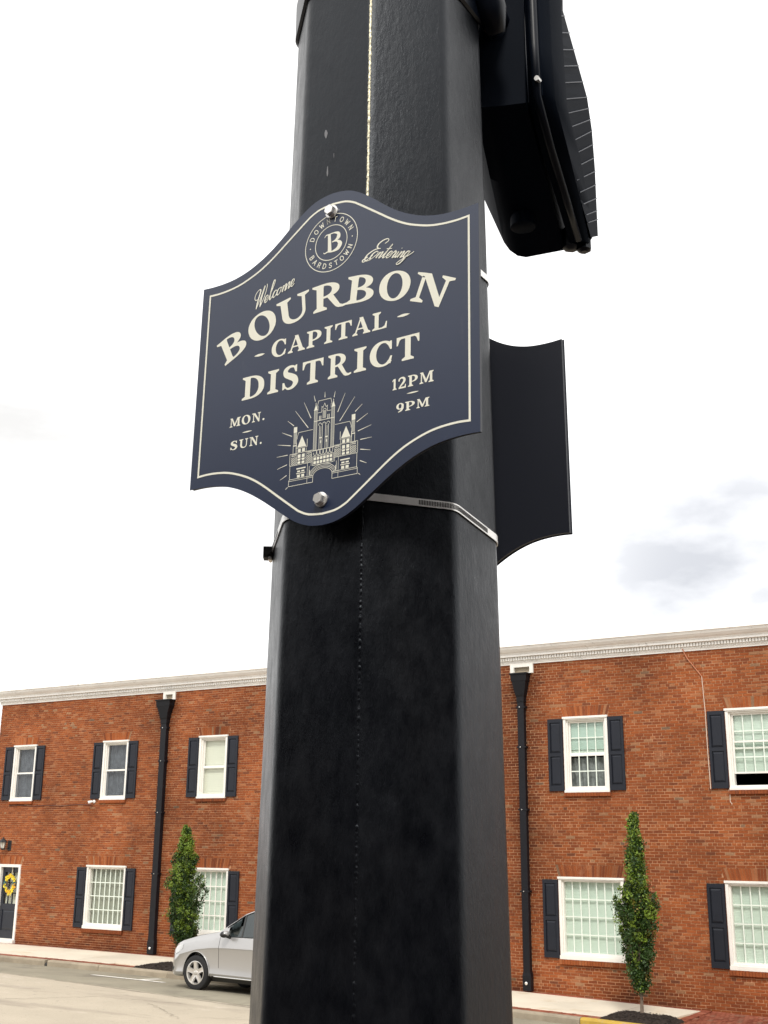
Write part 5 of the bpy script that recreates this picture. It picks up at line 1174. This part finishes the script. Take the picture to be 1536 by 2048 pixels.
# ------------------------------------------------------------------ car
def car():
    X0, YC = -17.03, 18.70 + .88; K = .98
    zb_ = road_z(-16.15, 18.85)
    slope = (road_z(-13.6, 18.9) - road_z(-16.2, 18.9)) / 2.6; roll = (road_z(-15, 20.3) - road_z(-15, 18.9)) / 1.4
    CAR = empty('silver_hatchback', (X0 + 2, YC, zb_), 'parked silver hatchback car with its front wheel showing left of the pole', 'car')
    Rm = Matrix.Translation((X0, YC, 0)); Zf = lambda x, y: zb_ + slope * (x - (X0 + .85)) + roll * (y - 18.85)
    def T_(p_): x, y, z = p_[0] * K + X0, p_[1] * K + YC, (p_[2] if p_[2] < .45 else .45 + (p_[2] - .45) * 1.2) * K; return (x, y, z + Zf(x, y))
    # side profile stations (x from nose): half width, sill z, shoulder z, glass-base z, roof z, roof half width
    st = {  #  x      w     zlow  zmid  zsh   yin   ztop  ytop   zc
        0.00: (.50, .34, .45, .56, .46, .58, .30, .58), 0.03: (.60, .24, .44, .60, .54, .635, .34, .64), 0.10: (.72, .20, .46, .66, .64, .69, .40, .70), 0.22: (.81, .20, .50, .715, .71, .77, .46, .79), 0.40: (.865, .21, .62, .775, .74, .83, .50, .86),
        0.85: (.89, .23, .72, .86, .765, .93, .52, .96), 1.20: (.892, .235, .76, .91, .77, .985, .53, 1.01), 1.36: (.892, .235, .77, .93, .775, 1.01, .55, 1.04), 1.62: (.893, .235, .78, .945, .755, 1.14, .60, 1.17),
        1.95: (.895, .235, .785, .955, .69, 1.315, .58, 1.35), 2.30: (.895, .235, .79, .96, .635, 1.425, .52, 1.455), 2.65: (.895, .235, .79, .955, .61, 1.455, .50, 1.485), 3.10: (.895, .235, .79, .96, .605, 1.445, .50, 1.475), 3.50: (.893, .24, .79, .97, .61, 1.40, .50, 1.43),
        3.80: (.88, .26, .79, .98, .64, 1.29, .52, 1.33), 4.05: (.85, .28, .78, .98, .68, 1.08, .56, 1.11), 4.17: (.80, .30, .72, .90, .70, .98, .58, .99), 4.24: (.74, .34, .58, .80, .66, .86, .55, .87)}
    xs = sorted(st); fine = []
    for a, b in zip(xs[:-1], xs[1:]):
        n_ = max(1, int(round((b - a) / .08)))
        for i in range(n_): fine.append(a + (b - a) * i / n_)
    fine.append(xs[-1]); arr = np.array([st[q] for q in xs])
    def sec(x):
        w_, zl, zm, zs_, yi, zt, yt, zc_ = [np.interp(x, xs, arr[:, k]) for k in range(8)]
        return [(0, zl), (w_ * .55, zl), (w_ * .88, zl + .01), (w_ * .965, zl + .05), (w_ * .992, zl + .10), (w_ * .968, zl + .21), (w_ * .985, zm - .04), (w_, zm - .012), (w_ * .992, zm + .012), (w_ * .962, zm + (zs_ - zm) * .6), (w_ * .942, zs_ - .012), (w_ * .925, zs_),
                (yi + (w_ * .925 - yi) * .5, zs_ + (zt - zs_) * .5), (yi + (w_ * .925 - yi) * .06, zt - .02 * (zt > zs_ + .1)), (yi - .03, zt + .01), (yt, zc_ - .012), (yt * .5, zc_), (0, zc_)]
    S_pts = [sec(x) for x in fine]; m_n = len(S_pts[0])
    mats_ = {'body': MB(), 'glass': MB()}
    isg = lambda x, j: (j in (11, 12) and 1.58 < x < 3.62) or (j in (14, 15, 16) and 1.42 < x < 2.10) or (j in (14, 15, 16) and 3.62 < x < 4.0)
    arch_r = .335
    for s_ in (-1, 1):
        V_ = {}
        for i, x in enumerate(fine):
            for j, (y, z) in enumerate(S_pts[i]): V_[i, j] = (x, s_ * y, z)
        for i in range(len(fine) - 1):
            for j in range(m_n - 1):
                q = [V_[i, j], V_[i + 1, j], V_[i + 1, j + 1], V_[i, j + 1]]
                k_ = 'glass' if isg((fine[i] + fine[i + 1]) / 2, j) else 'body'
                mats_[k_].add([T_(p_) for p_ in q], [(0, 1, 2, 3)])
    body = mats_['body']
    body.add([T_((0, y, z)) for y, z in S_pts[0]] + [T_((0, -y, z)) for y, z in S_pts[0][::-1]], [tuple(range(2 * m_n))])
    body.add([T_((fine[-1], y, z)) for y, z in S_pts[-1]] + [T_((fine[-1], -y, z)) for y, z in S_pts[-1][::-1]], [tuple(range(2 * m_n))])
    bo = body.build('body', 'car_paint', CAR, fix=False)
    bm = bmesh.new(); bm.from_mesh(bo.data); bmesh.ops.remove_doubles(bm, verts=bm.verts, dist=.0004); bmesh.ops.recalc_face_normals(bm, faces=bm.faces); bm.to_mesh(bo.data); bm.free()
    # wheel arches cut by boolean
    cut = MB()
    for wx in (.86, 3.47):
        for s_ in (-1, 1):
            ring = lambda y: [T_((wx + arch_r * 1.06 * cos(a), y, .325 + arch_r * 1.06 * sin(a))) for a in np.linspace(0, 2 * pi, 33)[:-1]]
            cut.loft([ring(s_ * .62), ring(s_ * 1.1)])
    co = cut.build('arch_cutter', 'trim_black'); bo.data.polygons.foreach_set('use_smooth', [True] * len(bo.data.polygons))
    sd_ = bo.modifiers.new('arch', 'BOOLEAN'); sd_.operation = 'DIFFERENCE'; sd_.object = co; sd_.solver = 'EXACT'
    bpy.context.view_layer.update(); dg = bpy.context.evaluated_depsgraph_get(); me = bpy.data.meshes.new_from_object(bo.evaluated_get(dg)); bo.modifiers.clear(); bo.data = me; bpy.data.objects.remove(co)
    me.polygons.foreach_set('use_smooth', [True] * len(me.polygons)); me.set_sharp_from_angle(angle=radians(32))
    while len(me.materials) > 1: me.materials.pop()
    me.polygons.foreach_set('material_index', [0] * len(me.polygons))
    go = mats_['glass'].build('window_glass', 'car_glass', CAR, fix=True); bm = bmesh.new(); bm.from_mesh(go.data); bmesh.ops.remove_doubles(bm, verts=bm.verts, dist=.0004); bm.to_mesh(go.data); bm.free(); go.data.polygons.foreach_set('use_smooth', [True] * len(go.data.polygons))
    for s_ in (-1, 1):
        def P3(x, j, off=.004, dj=0):
            S1 = sec(x); a = S1[j]; b = S1[min(j + 1, m_n - 1)]; return T_((x, s_ * (a[0] + (b[0] - a[0]) * dj + off), a[1] + (b[1] - a[1]) * dj))
        nm_ = lambda: None
        # arch lip, trim round the glass, door seams, sill strip, mirror, handle, lamp
        for wx in (.86, 3.47):
            lip = [T_((wx + arch_r * 1.05 * cos(a), s_ * (np.interp(wx + arch_r * cos(a), xs, arr[:, 0]) * .985), .325 + arch_r * 1.05 * sin(a))) for a in np.linspace(-.12, pi + .12, 26)]
            MB().tube(lip, .010 * K, 6).build('arch_lip', 'car_paint', CAR, smooth=True)
            inner = [T_((wx + arch_r * 1.05 * cos(a), s_ * .70, .325 + arch_r * 1.05 * sin(a))) for a in np.linspace(-.2, pi + .2, 22)]; outer = [T_((wx + arch_r * 1.05 * cos(a), s_ * .868, .325 + arch_r * 1.05 * sin(a))) for a in np.linspace(-.2, pi + .2, 22)]
            MB().loft([inner, outer], caps=False, closed=False).build('arch_liner', 'trim_black', CAR)
            c = T_((wx, s_ * .80, .325)); R_ = .327 * K; W2 = .095
            rg2 = lambda r_, y: [(c[0] + r_ * cos(a), c[1] + s_ * y, c[2] + r_ * sin(a)) for a in np.linspace(0, 2 * pi, 41)[:-1]]
            wh = MB().loft([rg2(R_ * .66, -W2), rg2(R_ * .95, -W2), rg2(R_, -W2 * .8), rg2(R_, W2 * .62), rg2(R_ * .965, W2 * .86), rg2(R_ * .84, W2), rg2(R_ * .675, W2 * .9), rg2(R_ * .66, W2 * .7)], caps=False).build('wheel', 'tyre', CAR, smooth=40)
            MB().loft([rg2(R_ * .675, W2 * .905), rg2(R_ * .69, W2 * .95), rg2(R_ * .655, W2 * .98), rg2(R_ * .625, W2 * .8), rg2(R_ * .60, W2 * .1)], caps=False).build('rim', 'alloy', wh, smooth=40)
            MB().tube([(c[0], c[1] + s_ * -.02, c[2]), (c[0], c[1] + s_ * .0, c[2])], R_ * .6, 24).build('brake_disc', 'trim_black', wh)
            for k_ in range(5):
                a = pi / 2 + 2 * pi * k_ / 5 + .06; t = Vector((cos(a), 0, sin(a))); n_ = Vector((-sin(a), 0, cos(a))); rr = []
                for q, wd, dp in ((.08, .055, .074), (.28, .050, .080), (.50, .047, .086), (.655, .062, .088)):
                    b_ = Vector(c) + t * R_ * q; o1 = Vector((0, s_ * dp, 0)); o2 = Vector((0, s_ * (dp - .035), 0)); rr.append([tuple(b_ - n_ * wd * K + o2), tuple(b_ - n_ * wd * .8 * K + o1), tuple(b_ - n_ * wd * .15 * K + o1 * .94), tuple(b_ + n_ * wd * .15 * K + o1 * .94), tuple(b_ + n_ * wd * .8 * K + o1), tuple(b_ + n_ * wd * K + o2)])
                MB().loft(rr).build('spoke', 'alloy', wh, smooth=30)
            MB().tube([(c[0], c[1] + s_ * .05, c[2]), (c[0], c[1] + s_ * .088, c[2]), (c[0], c[1] + s_ * .092, c[2])], [R_ * .13, R_ * .12, R_ * .09], 14).build('hub_cap', 'alloy', wh, smooth=40)
        MB().tube([P3(x, 11, .003) for x in np.arange(1.52, 3.66, .1)], .009, 6).build('window_trim', 'trim_black', CAR, smooth=True)
        MB().tube([P3(x, 13, .003) for x in np.arange(1.56, 3.66, .1)], .010, 6).build('window_trim', 'trim_black', CAR, smooth=True)
        for xx in (1.98, 2.62): MB().tube([P3(xx + (.10 * (q / 8.0) if xx < 2 else 0), 11, .004, 0) if q == 0 else T_((xx + (.0), s_ * (np.interp(q / 8, [0, 1], [sec(xx)[11][0], sec(xx)[13][0]]) + .003), np.interp(q / 8, [0, 1], [sec(xx)[11][1], sec(xx)[13][1]]))) for q in range(9)], .012 if xx > 2 else .016, 5).build('pillar', 'trim_black', CAR)
        for xx, zlo in ((1.44, .36), (2.62, .36), (3.42, .72)):
            sm = [(w_, z) for w_, z in sec(xx)[4:12] if z > zlo]; MB().tube([T_((xx, s_ * (w_ + .0005), z)) for w_, z in sm], .0038, 5).build('door_seam', 'trim_black', CAR)
        MB().tube([T_((x, s_ * (sec(x)[3][0] + .004), sec(x)[3][1] + .0)) for x in np.arange(1.28, 3.1, .1)], .013, 6).build('sill_strip', 'chrome', CAR, smooth=True)
        MB().loft([[T_((x, s_ * (sec(x)[3][0] - .02), sec(x)[3][1] - .012)), T_((x, s_ * (sec(x)[3][0] - .01), sec(x)[3][1] - .014)), T_((x, s_ * (sec(x)[2][0] - .01), sec(x)[2][1] - .05)), T_((x, s_ * (sec(x)[2][0] - .06), sec(x)[2][1] - .05))] for x in (1.24, 2.0, 3.1)]).build('sill', 'trim_black', CAR)
        mrc = T_((1.66, s_ * .99, .985))
        b = MB(); b.ball((0, 0, 0), .1, 12, 8, (.75, 1.05, .62)); b.xf(Matrix.Translation(mrc)).build('mirror', 'trim_black', CAR, smooth=True)
        b = MB(); b.ball((0, 0, 0), .1, 12, 8, (.66, 1.02, .5)); b.xf(Matrix.Translation(Vector(mrc) + Vector((.02, -.02 * s_, .016)))).build('mirror_cap', 'car_paint', CAR, smooth=True)
        MB().tube([T_((1.68, s_ * .84, .945)), T_((1.68, s_ * .94, .96))], [.035, .03], 8).build('mirror_arm', 'trim_black', CAR, smooth=True)
        for xx in (2.42, 3.22): MB().tube([T_((xx, s_ * .885, .80)), T_((xx + .02, s_ * .915, .805)), T_((xx + .15, s_ * .915, .81)), T_((xx + .17, s_ * .885, .81))], .012, 6).build('door_handle', 'car_paint', CAR, smooth=True)
        # head lamp wraps from the nose to the wing
        la = []
        for x, z0_, z1_ in ((.035, .575, .615), (.08, .575, .655), (.15, .585, .695), (.25, .605, .735), (.36, .64, .76), (.46, .70, .775)):
            S1 = sec(x); yy = lambda z: np.interp(z, [S1[k_][1] for k_ in (7, 8, 9, 10, 11, 13)], [S1[k_][0] for k_ in (7, 8, 9, 10, 11, 13)])
            la.append([T_((x - .004, s_ * (yy(z) + .006), z)) for z in np.linspace(z0_, z1_, 5)])
        MB().loft(la, caps=False, closed=False).build('headlight', 'lamp_glass', CAR, smooth=True)
        la = [[T_((x - .006, s_ * (np.interp(z, [.2, .45], [sec(x)[3][0], sec(x)[6][0]]) + .006), z)) for z in (.31, .38)] for x in (.04, .10, .17)]
        MB().loft(la, caps=False, closed=False).build('fog_lamp_grille', 'trim_black', CAR)
        MB().loft([[T_((x, s_ * (sec(x)[11][0] + .004), sec(x)[11][1] - .05 + dz)) for dz in (-.14, .0)] for x in (4.0, 4.1, 4.2)], caps=False, closed=False).build('tail_light', 'cable_dark', CAR)
    MB().box(*[c for c in ()]) if False else None
    p0 = T_((-.006, 0, 0)); 
    MB().box(X0 - .012, X0 + .02, YC - .42, YC + .42, zb_ + .24, zb_ + .38).build('lower_grille', 'trim_black', CAR)
    MB().box(X0 - .012, X0 + .02, YC - .46, YC + .46, zb_ + .50, zb_ + .545).build('upper_grille', 'trim_black', CAR)
    MB().box(X0 + .35, X0 + 3.9, YC - .62, YC + .62, zb_ + .16, zb_ + .30).build('underbody', 'trim_black', CAR)
    MB().box(X0 + 1.75, X0 + 3.4, YC - .60, YC + .60, zb_ + .5, zb_ + .86).build('interior', 'trim_black', CAR)
car()
